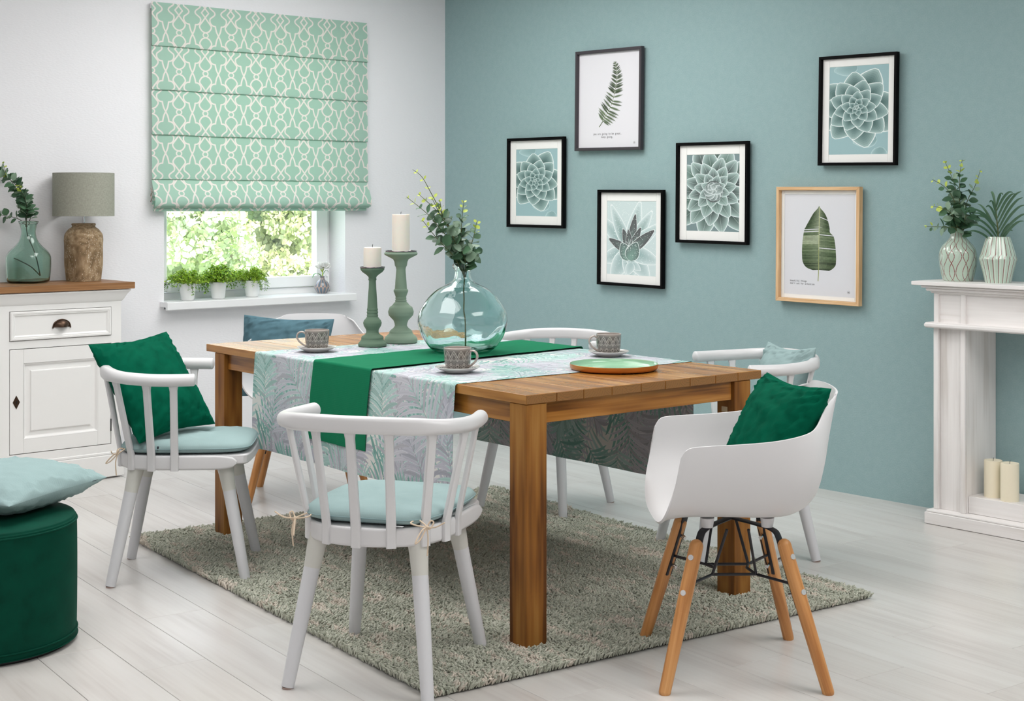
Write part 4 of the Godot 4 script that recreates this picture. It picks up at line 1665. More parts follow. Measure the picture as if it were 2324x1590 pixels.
# ---------------------------------------------------------------- cushions
func seat_pad(label: String, at: Vector3, turn: float, tied: bool) -> Node3D:
	var t := thing("seat_cushion", label, "cushion", at, turn, "mint tie-on seat cushions")
	var ns := FastNoiseLite.new()
	ns.seed = 31
	ns.frequency = 9.0
	var seg := 64
	var outline := func(a: float) -> Vector2:
		var c := cos(a)
		var s := sin(a)
		var k := 1.0 / pow(pow(absf(c), 6.0) + pow(absf(s), 6.0), 1.0 / 6.0)
		var x := c * k * 0.205
		var z := s * k * (0.244 if s > 0.0 else 0.212)
		return Vector2(x * (1.0 if z > 0 else 1.0 - 0.16 * pow(-z / 0.212, 2)), z * (1.0 if z > 0 else 1.0 - 0.0 * absf(x)))
	var rows := []
	var tuf := [Vector2(0.08, 0.08), Vector2(-0.08, 0.08), Vector2(0.08, -0.07), Vector2(-0.08, -0.07)]
	var nr := 15
	for side in 2:
		for ii in nr:
			var i := ii if side == 0 else nr - 1 - ii
			var f := sin(i / float(nr - 1) * PI * 0.5) if i > 0 else 0.01
			var row := PackedVector3Array()
			for j in seg:
				var o: Vector2 = outline.call(TAU * j / seg) * f
				var h := 0.026 * pow(maxf(0.0, 1.0 - pow(f, 9.0)), 0.5)
				if side == 0:
					h *= 0.75
					row.append(Vector3(o.x, -h, o.y))
				else:
					for q: Vector2 in tuf:
						h -= 0.014 * exp(-(o - q).length_squared() / 0.0008)
					h += ns.get_noise_2d(o.x * 2.0, o.y * 2.0) * 0.004 * (1.0 - pow(f, 6.0))
					row.append(Vector3(o.x, h, o.y))
			rows.append(row)
	var b := MB.new()
	b.grid(rows, true, false, true)
	obj("pad", b, m.mint, t)
	b = MB.new()
	var pp := PackedVector3Array()
	for j in seg:
		var o: Vector2 = outline.call(TAU * j / seg) * 1.003
		pp.append(Vector3(o.x, 0.001, o.y))
	b.tube(pp, 0.0019, 6, 0, true)
	obj("piping", b, m.mint_seam, t)
	if tied:
		for s: int in [-1, 1]:
			b = MB.new()
			var k := Vector3(0.176 * s, -0.012, -0.200)
			b.ball(Vector3(0.006, 0.006, 0.006), k + Vector3(s * 0.016, 0.0, -0.008), 10, 6)
			var kn := k + Vector3(s * 0.016, 0.0, -0.008)
			for l: Array in [[0.045, 0.012, 0.03, 0.02], [0.05, -0.035, -0.028, -0.026]]:
				var e := kn + Vector3(s * l[2] * 0.6, l[1], -absf(l[0]) * 0.35 + l[3])
				b.tube(spline(PackedVector3Array([kn, kn.lerp(e, 0.5) + Vector3(0, 0.010, 0.004), e, kn.lerp(e, 0.5) + Vector3(0, -0.010, -0.004), kn]), 5), 0.0022, 6, 1)
			b.tube(spline(PackedVector3Array([kn, kn + Vector3(s * 0.006, -0.03, -0.006), kn + Vector3(s * 0.003, -0.075, -0.004)]), 4), 0.0021, 6, 1)
			b.tube(spline(PackedVector3Array([kn, kn + Vector3(s * 0.028, 0.004, -0.012), kn + Vector3(s * 0.055, 0.018, -0.012)]), 4), 0.0021, 6, 1)
			b.tube(spline(PackedVector3Array([Vector3(0.165 * s, 0.0, -0.188), kn, Vector3(0.150 * s, -0.004, -0.215), Vector3(0.15 * s, 0.0, -0.19)]), 4), 0.0021, 6, 1)
			tag(obj("tie", b, m.rope, t), "twisted cream cord tie")
		b = MB.new()
		b.box(Vector3(0.024, 0.0008, 0.012), Vector3(-0.115, -0.014, -0.213), 0.0002)
		tag(obj("care_label", b, mat(srgb(236, 236, 238), 0.6), t), "small white care label")
		b = MB.new()
		b.box(Vector3(0.0012, 0.016, 0.006), Vector3(-0.176, 0.004, -0.15), 0.0003)
		b.box(Vector3(0.0012, 0.016, 0.006), Vector3(-0.200, 0.004, -0.07), 0.0003)
		obj("fabric_tag", b, m.tag_black, t)
	return t

func throw_pillow(called: String, label: String, at: Vector3, rot: Vector3, w: float, h: float, thick: float, mt: Material, sd: int, ears := 0.09) -> Node3D:
	var t := thing(called, label, "pillow", at)
	t.basis = Basis(Vector3.UP, rot.x) * Basis(Vector3.RIGHT, rot.y) * Basis(Vector3.BACK, rot.z)
	var ns := FastNoiseLite.new()
	ns.seed = sd
	ns.frequency = 2.2
	ns.fractal_octaves = 3
	var nn := 40
	var rows := []
	for side in 2:
		for ii in nn + 1:
			var i := ii if side == 0 else nn - ii
			var row := PackedVector3Array()
			for j in nn + 1:
				var u := sin((i / float(nn) - 0.5) * PI)
				var v := sin((j / float(nn) - 0.5) * PI)
				var x := u * w * 0.5 * (1.0 - ears * pow(cos(v * PI * 0.5), 1.2) * absf(u))
				var y := v * h * 0.5 * (1.0 - ears * pow(cos(u * PI * 0.5), 1.2) * absf(v))
				var d := pow(maxf(0.0, (1.0 - pow(absf(u), 2.6)) * (1.0 - pow(absf(v), 2.6))), 0.55)
				var z := thick * 0.5 * d
				# creases running in from the corners and the seams
				var ed := 1.0 - d
				var cr := ns.get_noise_2d(u * 1.1 + v * 1.6, (v - u) * 3.4) * 0.016 * smoothstep(0.0, 0.35, d) * (0.35 + ed)
				cr += ns.get_noise_2d(x * 9.0 + 40.0, y * 9.0) * 0.006 * d
				z = maxf(z + cr * (1.0 if side == 0 else 0.6), 0.0)
				row.append(Vector3(x, y, z if side == 0 else -z))
			rows.append(row)
	var b := MB.new()
	b.grid(rows, false, false, true)
	obj("cover", b, mt, t)
	return t

func cushions() -> void:
	var c := seat_pad("mint seat cushion tied to the foreground spindle chair seen from behind", Vector3(3.55, 0.471, 3.067), deg_to_rad(211.66), true)
	dup(c, Vector3(2.183, 0.470, 2.951), deg_to_rad(143.2), "mint seat cushion on the left spindle chair, under the dark green pillow", "mint tie-on seat cushions")
	dup(c, Vector3(3.312, 0.470, 1.257), deg_to_rad(-26.3), "mint seat cushion on the far right spindle chair, mostly hidden behind the armchair", "mint tie-on seat cushions")
	throw_pillow("throw_pillow", "dark green velvet pillow leaning in the left spindle chair", Vector3(2.106, 0.668, 3.042), Vector3(deg_to_rad(108.5), deg_to_rad(-34), deg_to_rad(2.7)), 0.40, 0.40, 0.13, m.velvet, 3)
	throw_pillow("throw_pillow", "dark green velvet pillow in the white shell armchair on the right", Vector3(4.284, 0.678, 2.261), Vector3(deg_to_rad(-25.8), deg_to_rad(-28), 0), 0.40, 0.32, 0.13, m.velvet, 9, 0.11)
	throw_pillow("throw_pillow", "pale mint pillow in the spindle chair at the far right corner", Vector3(3.391, 0.600, 1.102), Vector3(deg_to_rad(-26), deg_to_rad(-17.6), deg_to_rad(2)), 0.40, 0.38, 0.11, m.mint, 14, 0.11)
	throw_pillow("throw_pillow", "dusty blue velvet pillow in the armchair behind the left table end", Vector3(1.168, 0.612, 1.892), Vector3(deg_to_rad(34), deg_to_rad(-13.7), deg_to_rad(-1.4)), 0.45, 0.38, 0.12, m.velvet_blue, 22, 0.07)

# ---------------------------------------------------------------- pouf
func pouf() -> void:
	var t := thing("velvet_pouf", "dark green velvet drum pouf in the left foreground", "pouf", Vector3(2.536, 0, 3.837))
	var b := MB.new()
	b.lathe(spline2(pv([0.0, 0.012, 0.26, 0.012, 0.272, 0.016, 0.277, 0.03, 0.279, 0.2, 0.278, 0.35, 0.274, 0.372, 0.262, 0.381, 0.2, 0.385, 0.0, 0.386]), 4), 72)
	obj("body", b, m.velvet_pouf, t)
	b = MB.new()
	for a: Array in [[0.2775, 0.362, 0.0035], [0.2785, 0.032, 0.003]]:
		var q := PackedVector3Array()
		for j in 72:
			q.append(Vector3(cos(TAU * j / 72) * a[0], a[1], sin(TAU * j / 72) * a[0]))
		b.tube(q, a[2], 6, 0, true)
	obj("piping", b, m.velvet_pouf, t)
	b = MB.new()
	b.lathe(pv([0.0, 0.0, 0.262, 0.0, 0.266, 0.004, 0.266, 0.012, 0.0, 0.013]), 48)
	obj("base", b, m.black, t)
	var p := throw_pillow("throw_pillow", "pale mint pillow lying flat on the green pouf", Vector3(2.485, 0.452, 3.737), Vector3.ZERO, 0.425, 0.425, 0.14, m.mint, 41, 0.05)
	p.basis = Basis(Vector3.UP, deg_to_rad(24)) * Basis(Vector3.RIGHT, -PI / 2 + 0.03)
	b = MB.new()
	b.box(Vector3(0.010, 0.034, 0.0012), Vector3(0.205, 0.165, 0.0), 0.0003)
	obj("fabric_tag", b, m.tag_black, p)

# ---------------------------------------------------------------- greenery in vases
var leaf_meshes := []
func eucalyptus(label: String, at: Vector3, stems: Array, sd: int, extra: Array = []) -> Node3D:
	if leaf_meshes.is_empty():
		for k in 3:
			var b := MB.new()
			var rows := []
			for i in 7:
				var f := i / 6.0
				var w: float = [0.05, 0.62, 0.94, 1.0, 0.88, 0.58, 0.05][i] * [0.46, 0.4, 0.34][k]
				var row := PackedVector3Array()
				for j in 5:
					var g := j / 2.0 - 1.0
					row.append(Vector3(g * w, 0.05 * g * g + 0.06 * sin(f * PI) - 0.10 * f * f * (k - 0.6), f))
				rows.append(row)
			b.grid(rows, false, false, false)
			leaf_meshes.append(b.mesh())
	var t := thing("eucalyptus_bunch", label, "greenery", at)
	var r := RandomNumberGenerator.new()
	r.seed = sd
	for s: Dictionary in stems:
		var pts: PackedVector3Array = spline(s.p, 6)
		var n := pts.size()
		var rad := PackedFloat32Array()
		for i in n:
			rad.append(lerpf(s.get("r", 0.0022), 0.0009, float(i) / n))
		var b := MB.new()
		b.tube(pts, rad, 6, 1)
		var st := obj("stem", b, m.stem if s.get("bright", true) else m.stem_dark, t)
		var cnt: int = int(s.n * 1.35)
		for q in cnt:
			var f := lerpf(s.get("from", 0.3), 0.97, float(q) / maxf(1, cnt - 1))
			var p := along_path(pts, f)
			var d := (along_path(pts, minf(1.0, f + 0.03)) - along_path(pts, maxf(0.0, f - 0.03))).normalized()
			var sde := d.cross(Vector3(0.3, 0.1, 1).normalized()).normalized()
			sde = sde.rotated(d, q * PI * 0.5 + r.randf_range(-0.5, 0.5))
			var tipf := smoothstep(0.55, 1.0, f) if s.get("tips", true) else 0.0
			var ln := lerpf(s.get("big", 0.033) * 1.22, 0.013, tipf) * r.randf_range(0.85, 1.15)
			for sg: int in [-1, 1]:
				var od := (sde * sg + d * lerpf(0.45, 0.8, tipf) + Vector3(0, r.randf_range(-0.25, 0.2), 0)).normalized()
				var up := d.cross(od).cross(od).normalized()
				if up.y < 0:
					up = -up
				up = up * 0.7 + Vector3(r.randf_range(0.0, 1.0), r.randf_range(-0.2, 0.5), r.randf_range(0.0, 1.0))
				var zx := od
				var xx := up.cross(zx).normalized()
				var yy := zx.cross(xx)
				var mt: Material = m.leaf
				var pick := r.randf()
				if tipf > 0.8 or (tipf > 0.5 and pick < 0.55):
					mt = m.leaf_lime
				elif pick < 0.33:
					mt = m.leaf_pale
				elif pick < 0.6:
					mt = m.dark_leaf
				var o := inst("leaf", leaf_meshes[r.randi() % 3], mt, st)
				o.transform = Transform3D(Basis(xx * ln, yy * ln, zx * ln), p + od * 0.004)
	return t

# ---------------------------------------------------------------- on the table
func table_setting() -> void:
	var palm := mat(srgb(254, 254, 254), 0.85, {"tex": palm_print(), "scale": Vector3(1.0 / 0.78, 1.0 / 0.78, 1), "spec": 0.2, "bump": weave(128, 14), "depth": 0.0})
	palm.heightmap_enabled = false
	cloth_sheet("palm_tablecloth", "wide pale tablecloth printed with grey and aqua palm fronds", 0.338, 1.60, 0.0, 0.402, 0.325, palm, -0.012, 0.03, 0.012, 5)
	cloth_sheet("green_runner", "narrow plain green cloth lying over the palm print tablecloth", 0.80, 1.166, 0.007, 0.488, 0.5, m.green_cloth, 0.118, 0.12, 0.012, 9)

	# candle holders
	var small := [[1, 1], [117, 1445], [119, 1432], [117, 1420], [105, 1407], [97, 1398], [92, 1386], [93, 1376], [86, 1362], [64, 1350], [52, 1332], [52, 1312], [60, 1296], [72, 1276], [77, 1252], [70, 1232], [58, 1218], [46, 1203], [47, 1188], [43, 1180], [48, 1164], [43, 1154], [46, 1141], [42, 1130], [37, 1040], [31, 960], [29, 905], [35, 890], [30, 882], [36, 868], [56, 850], [84, 831], [97, 814], [100, 803], [98, 797], [1, 797]]
	var big := [[1, 1], [130, 1420], [136, 1412], [136, 1388], [126, 1370], [108, 1356], [96, 1342], [94, 1328], [88, 1320], [62, 1300], [50, 1282], [52, 1262], [62, 1236], [78, 1220], [100, 1196], [106, 1166], [94, 1130], [70, 1112], [62, 1100], [46, 1084], [48, 1074], [43, 1066], [46, 1056], [43, 1046], [52, 1018], [60, 998], [58, 986], [50, 978], [46, 920], [38, 820], [42, 800], [50, 786], [54, 756], [64, 735], [92, 720], [132, 700], [138, 690], [134, 680], [126, 674], [1, 674]]
	holder("candle_holder", "shorter dark sage turned candle holder on the tablecloth", Vector3(2.254, 0.764, 2.181), small, 1445.0, 0.000471, m.sage, 0.0488)
	holder("candle_holder", "taller light sage turned candle holder on the tablecloth", Vector3(2.212, 0.764, 2.010), big, 1420.0, 0.000487, m.sage_light, 0.0635)
	candle("short ivory pillar candle on the shorter sage holder", Vector3(2.254, 1.0725, 2.181), 0.0345, 0.078, m.wax)
	candle("tall ivory pillar candle on the taller sage holder", Vector3(2.212, 1.1315, 2.010), 0.0355, 0.146, m.wax)

	# glass demijohn
	var t := thing("glass_vase", "large round pale aqua glass bottle vase on the green runner", "vase", Vector3(2.705, 0.7655, 2.096), 0.4)
	var k := 0.0002368
	var outl := [400, 1490, 470, 1440, 538, 1380, 618, 1270, 668, 1160, 698, 1050, 703, 960, 682, 850, 632, 750, 545, 620, 452, 525, 350, 455, 240, 405, 168, 360, 136, 310, 126, 250, 124, 205, 132, 185, 158, 150, 163, 120, 150, 88, 120, 75, 96, 90, 92, 130]
	var prof := PackedVector2Array([Vector2(0.0004, 0.010), Vector2(0.04, 0.004), Vector2(0.075, 0.001)])
	for i in range(0, outl.size(), 2):
		prof.append(Vector2(outl[i] * k, (1490 - outl[i + 1]) * k))
	var inner := [94, 200, 98, 260, 110, 320, 145, 372, 220, 418, 335, 468, 435, 538, 528, 632, 612, 756, 664, 855, 684, 960, 679, 1050, 650, 1155, 602, 1260, 522, 1368, 440, 1420, 300, 1446]
	for i in range(0, inner.size(), 2):
		prof.append(Vector2(inner[i] * k, (1490 - inner[i + 1]) * k))
	prof.append(Vector2(0.03, 0.0165))
	prof.append(Vector2(0.0004, 0.024))
	var sp := spline2(prof, 3)
	var cut := 3 * (3 + outl.size() / 2)
	var ns := FastNoiseLite.new()
	ns.seed = 6
	ns.frequency = 1.0
	var b := MB.new()
	b.lathe(sp, 96, func(a: float, i: int) -> float:
		var wob := ns.get_noise_3d(cos(a) * 1.2, sp[i].y * 9.0, sin(a) * 1.2)
		return 1.0 + (wob * 0.022 if i > cut else wob * 0.010) * smoothstep(0.02, 0.12, sp[i].x))
	obj("body", b, glass(srgb(236, 250, 249), 0.0), t)
	# the bunch in it
	var c := func(a: Array) -> PackedVector3Array:
		var o := PackedVector3Array()
		for i in range(0, a.size(), 3):
			# across the view, height above the mouth, depth
			o.append(Vector3(0.663, 0, -0.749) * a[i] + Vector3(0, a[i + 1], 0) + Vector3(0.749, 0, 0.663) * a[i + 2])
		return o
	var stems := [
		{"p": c.call([0.01, -0.325, 0, 0.012, -0.25, 0.005, 0.004, -0.12, 0, 0.006, -0.03, 0, -0.01, 0.05, 0, -0.062, 0.16, 0.01, -0.12, 0.27, 0.01, -0.152, 0.325, 0.0, -0.186, 0.352, 0]), "n": 8, "from": 0.5, "big": 0.026, "r": 0.0034},
		{"p": c.call([0.008, -0.05, 0.004, -0.004, 0.06, -0.02, -0.05, 0.14, -0.03, -0.105, 0.205, -0.03, -0.166, 0.262, -0.02]), "n": 8, "from": 0.25, "big": 0.034},
		{"p": c.call([0.004, -0.04, 0.01, -0.02, 0.06, 0.03, -0.075, 0.125, 0.05, -0.125, 0.185, 0.06, -0.205, 0.25, 0.05]), "n": 8, "from": 0.25, "big": 0.036},
		{"p": c.call([0.0, -0.03, 0.012, -0.03, 0.03, 0.05, -0.09, 0.095, 0.07, -0.145, 0.165, 0.08]), "n": 6, "from": 0.3, "big": 0.036},
		{"p": c.call([0.004, -0.05, -0.008, -0.006, 0.07, -0.02, -0.004, 0.16, -0.02, 0.004, 0.235, -0.01]), "n": 9, "from": 0.25, "big": 0.034},
		{"p": c.call([0.01, -0.05, 0.0, 0.024, 0.04, 0.02, 0.04, 0.1, 0.02, 0.053, 0.158, 0.02]), "n": 7, "from": 0.25, "big": 0.036},
		{"p": c.call([0.002, -0.04, -0.01, -0.04, 0.10, -0.03, -0.075, 0.18, -0.03, -0.086, 0.238, -0.02]), "n": 8, "from": 0.25, "big": 0.034},
		{"p": c.call([0.0, -0.03, 0.0, -0.03, 0.09, 0.03, -0.085, 0.19, 0.03, -0.112, 0.245, 0.03]), "n": 8, "from": 0.2, "big": 0.036},
		{"p": c.call([0.005, -0.04, 0.012, 0.01, 0.01, 0.03, 0.0, 0.05, 0.055]), "n": 4, "from": 0.3, "big": 0.042, "tips": false},
		{"p": c.call([0.01, -0.03, 0.0, 0.02, 0.02, 0.0, 0.048, 0.045, 0.01]), "n": 3, "from": 0.4, "big": 0.032, "tips": false},
	]
	var e := eucalyptus("tall leaning bunch of artificial eucalyptus in the big glass vase", Vector3(2.705, 1.095, 2.096), stems, 3)
	b = MB.new()
	b.tube(spline(c.call([-0.045, -0.312, 0.0, -0.01, -0.314, 0.01, 0.03, -0.312, 0.0, 0.05, -0.318, 0.0]), 4), 0.003, 6, 1)
	obj("stem_base", b, m.stem_dark, e)

	# cups and saucers
	cup_tex()
	var cu := make_cup()
	place(cu, Vector3(2.280, 0.7705, 2.457), deg_to_rad(-131), "grey patterned cup nearest the window, handle to the left")
	place(cu.duplicate(), Vector3(3.154, 0.7705, 2.489), deg_to_rad(20), "grey patterned cup in front of the glass vase, handle to the right", true)
	place(cu.duplicate(), Vector3(3.122, 0.7705, 1.748), deg_to_rad(-115), "grey patterned cup beyond the mint tray, handle to the left", true)
	var sa := make_saucer()
	place(sa, Vector3(2.280, 0.764, 2.457), 0, "pale saucer under the cup nearest the window")
	place(sa.duplicate(), Vector3(3.154, 0.764, 2.489), 1, "pale saucer under the cup in front of the glass vase", true)
	place(sa.duplicate(), Vector3(3.122, 0.764, 1.748), 2, "pale saucer under the cup beyond the mint tray", true)

	# tray
	t = thing("round_tray", "round mint enamel tray with a copper coloured outside on the table", "tray", Vector3(3.428, 0.762, 2.032))
	b = MB.new()
	b.lathe(pv([0.0, 0.0, 0.12, 0.0, 0.141, 0.001, 0.1465, 0.004, 0.1488, 0.010, 0.1490, 0.019, 0.1484, 0.0204, 0.1474, 0.0192]), 96, null, Vector2.ZERO, false)
	obj("underside", b, mat(srgb(190, 120, 52), 0.3, {"metal": 0.6}), t)
	b = MB.new()
	b.lathe(pv([0.0, 0.0034, 0.12, 0.0034, 0.139, 0.0046, 0.1445, 0.0085, 0.1468, 0.0140, 0.1476, 0.0196, 0.1483, 0.0206]), 96, null, Vector2.ZERO, false)
	obj("enamel", b, mat(srgb(160, 205, 172), 0.12, {"coat": 0.5}), t)

func place(o: Node3D, at: Vector3, turn: float, label: String, copy := false) -> void:
	if copy:
		var nm := "coffee_cup" if label.contains("patterned cup") else "saucer"
		o.name = numbered(nm, self)
		add_child(o, true)
	o.position = at
	o.rotation.y = turn
	tag(o, label)

func holder(called: String, label: String, at: Vector3, px: Array, base: float, k: float, mt: Material, plate: float) -> void:
	var t := thing(called, label, "candle holder", at, 0.0, "sage candle holders")
	var p := PackedVector2Array()
	for q: Array in px:
		if q[1] == 1:
			p.append(Vector2(0.0002, 0.0))
		else:
			p.append(Vector2(maxf(q[0] * k, 0.0002), (base - q[1]) * k))
	var dense := PackedVector2Array([p[0]])
	for i in range(1, p.size()):
		for s in 3:
			dense.append(p[i - 1].lerp(p[i], (s + 1) / 3.0))
	var b := MB.new()
	b.lathe(dense, 48)
	obj("turned_body", b, mt, t)
	var top := p[p.size() - 1].y
	b = MB.new()
	b.lathe(pv([0.0, top - 0.0005, plate - 0.002, top - 0.0005, plate, top + 0.0005, plate, top + 0.005, plate - 0.0025, top + 0.005, plate - 0.004, top + 0.0015, 0.0, top + 0.0015]), 48)
	tag(obj("drip_plate", b, m.plate, t), "shiny metal drip plate")

func candle(label: String, at: Vector3, r: float, h: float, mt: Material, called := "pillar_candle") -> void:
	var t := thing(called, label, "candle", at)
	var b := MB.new()
	b.lathe(spline2(pv([0.0, 0.0, r - 0.003, 0.0, r, 0.003, r, h * 0.5, r, h - 0.006, r - 0.002, h - 0.002, r - 0.006, h, r * 0.6, h - 0.0005, 0.0, h - 0.003]), 4), 40)
	obj("wax", b, mt, t)
	b = MB.new()
	b.tube(spline(p3([0, h - 0.004, 0, 0.0005, h + 0.006, 0, 0.003, h + 0.010, 0.001]), 3), 0.0011, 5, 1)
	obj("wick", b, m.wick, t)

func cup_tex() -> void:
	var w := 1024
	var h := 256
	var im := Image.create_empty(w, h, false, Image.FORMAT_RGB8)
	im.fill(srgb(143, 135, 130))
	var hm := Image.create_empty(w, h, false, Image.FORMAT_RGB8)
	hm.fill(Color(0.5, 0.5, 0.5))
	var dk := srgb(92, 88, 84)
	var lt := srgb(186, 180, 172)
	poly(im, pv([0, 22, w, 22, w, 178, 0, 178]), srgb(118, 113, 108))
	var n := 12
	for k in n + 1:
		var cx := k * w / float(n)
		var hw := w / float(n)
		for both: Array in [[im, lt, dk], [hm, Color(0.9, 0.9, 0.9), Color(0.15, 0.15, 0.15)]]:
			var t: Image = both[0]
			stroke(t, pv([cx - hw * 0.5, 24, cx, 74, cx + hw * 0.5, 24]), 6, both[1])
			stroke(t, pv([cx - hw * 0.5, 48, cx, 98, cx + hw * 0.5, 48]), 4, both[1])
			poly(t, pv([cx - 10, 50, cx, 34, cx + 10, 50, cx, 64]), both[2])
			poly(t, pv([cx + hw * 0.5 - 10, 74, cx + hw * 0.5, 62, cx + hw * 0.5 + 10, 74, cx + hw * 0.5, 88]), both[2])
			stroke(t, pv([cx - hw * 0.5, 98, cx - hw * 0.25, 88, cx, 104, cx + hw * 0.25, 88, cx + hw * 0.5, 98]), 3, both[1])
			for p in 10:
				var a := TAU * p / 10
				stroke(t, PackedVector2Array([Vector2(cx, 140) + Vector2(cos(a), sin(a)) * 10, Vector2(cx, 140) + Vector2(cos(a), sin(a)) * 27]), 6, both[1])
			poly(t, ring(Vector2(cx, 140), Vector2(8, 8), 12), both[2])
			stroke(t, ring(Vector2(cx, 140), Vector2(32, 32), 22), 3, both[2], true)
			for p in 6:
				var a := TAU * p / 6
				poly(t, ring(Vector2(cx + hw * 0.5, 140) + Vector2(cos(a), sin(a)) * 10, Vector2(4, 4), 8), both[1])
			stroke(t, pv([cx - hw * 0.5, 190, cx - 22, 184, cx, 196, cx + 22, 184, cx + hw * 0.5, 190]), 3, both[1])
	m.cup = mat(Color.WHITE, 0.16, {"tex": tex(im), "bump": tex(hm), "depth": 0.08, "coat": 0.5})
	m.cup_plain = mat(srgb(172, 160, 152), 0.16, {"coat": 0.5})
	m.saucer = mat(srgb(222, 216, 210), 0.16, {"coat": 0.5})
	var sm := Image.create_empty(512, 512, false, Image.FORMAT_RGB8)
	sm.fill(srgb(214, 208, 202))
	poly(sm, ring(Vector2(256, 256), Vector2(226, 226), 64), srgb(128, 123, 118))
	for k in 26:
		var a := TAU * k / 26
		var c := Vector2(256, 256) + Vector2(cos(a), sin(a)) * 186
		stroke(sm, ring(c, Vector2(18, 18), 12), 4, lt, true)
		poly(sm, ring(c, Vector2(6, 6), 8), dk)
		var c2 := Vector2(256, 256) + Vector2(cos(a + 0.12), sin(a + 0.12)) * 214
		poly(sm, ring(c2, Vector2(6, 6), 6), lt)
	poly(sm, ring(Vector2(256, 256), Vector2(120, 120), 40), srgb(150, 142, 136))
	m.saucer_top = mat(Color.WHITE, 0.18, {"tex": tex(sm), "coat": 0.5})

func make_cup() -> Node3D:
	var t := thing("coffee_cup", "", "cup", Vector3.ZERO, 0, "grey patterned coffee cups")
	var b := MB.new()
	b.lathe(spline2(pv([0.046, 0.0715, 0.0455, 0.06, 0.0445, 0.04, 0.0425, 0.02, 0.038, 0.007, 0.030, 0.001, 0.024, 0.0]), 5), 64, null, Vector2.ZERO, false)
	obj("body", b, m.cup, t)
	b = MB.new()
	b.lathe(spline2(pv([0.046, 0.071, 0.0462, 0.0735, 0.0448, 0.0745, 0.0432, 0.0735, 0.042, 0.06, 0.041, 0.04, 0.038, 0.018, 0.03, 0.006, 0.0, 0.004]), 4), 48, null, Vector2.ZERO, false)
	obj("inside", b, m.cup_plain, t)
	b = MB.new()
	b.lathe(pv([0.0, 0.0004, 0.0245, 0.0]), 32, null, Vector2.ZERO, false)
	obj("foot", b, m.cup_plain, t)
	b = MB.new()
	b.tube(spline(p3([0.044, 0.060, 0, 0.056, 0.0665, 0, 0.070, 0.062, 0, 0.0755, 0.048, 0, 0.068, 0.032, 0, 0.054, 0.020, 0, 0.040, 0.012, 0]), 5), 0.0048, 10, 1, false, Vector3(0, 0, 1), Vector2(0.75, 1.2))
	obj("handle", b, m.cup_plain, t)
	return t

func make_saucer() -> Node3D:
	var t := thing("saucer", "", "saucer", Vector3.ZERO, 0, "pale patterned saucers")
	var b := MB.new()
	b.lathe(spline2(pv([0.0, 0.001, 0.034, 0.001, 0.037, 0.0, 0.042, 0.0005, 0.044, 0.003, 0.06, 0.009, 0.073, 0.0162, 0.0748, 0.0178, 0.074, 0.0188, 0.072, 0.0178, 0.069, 0.0160]), 4), 64, null, Vector2.ZERO, false)
	obj("dish", b, m.saucer, t)
	b = MB.new()
	var rows := []
	var uvs := []
	var pr := spline2(pv([0.0692, 0.0162, 0.056, 0.0106, 0.042, 0.0068, 0.03, 0.0062, 0.0, 0.0062]), 4)
	for p in pr:
		var r := PackedVector3Array()
		var tt := PackedVector2Array()
		for j in 65:
			var a := TAU * j / 64
			if j < 64:
				r.append(Vector3(cos(a) * p.x, p.y, sin(a) * p.x))
			tt.append(Vector2(0.5 + cos(a) * p.x * 7.0, 0.5 + sin(a) * p.x * 7.0))
		rows.append(r)
		uvs.append(tt)
	b.grid(rows, true, false, false, uvs, true)
	obj("patterned_top", b, m.saucer_top, t)
	return t

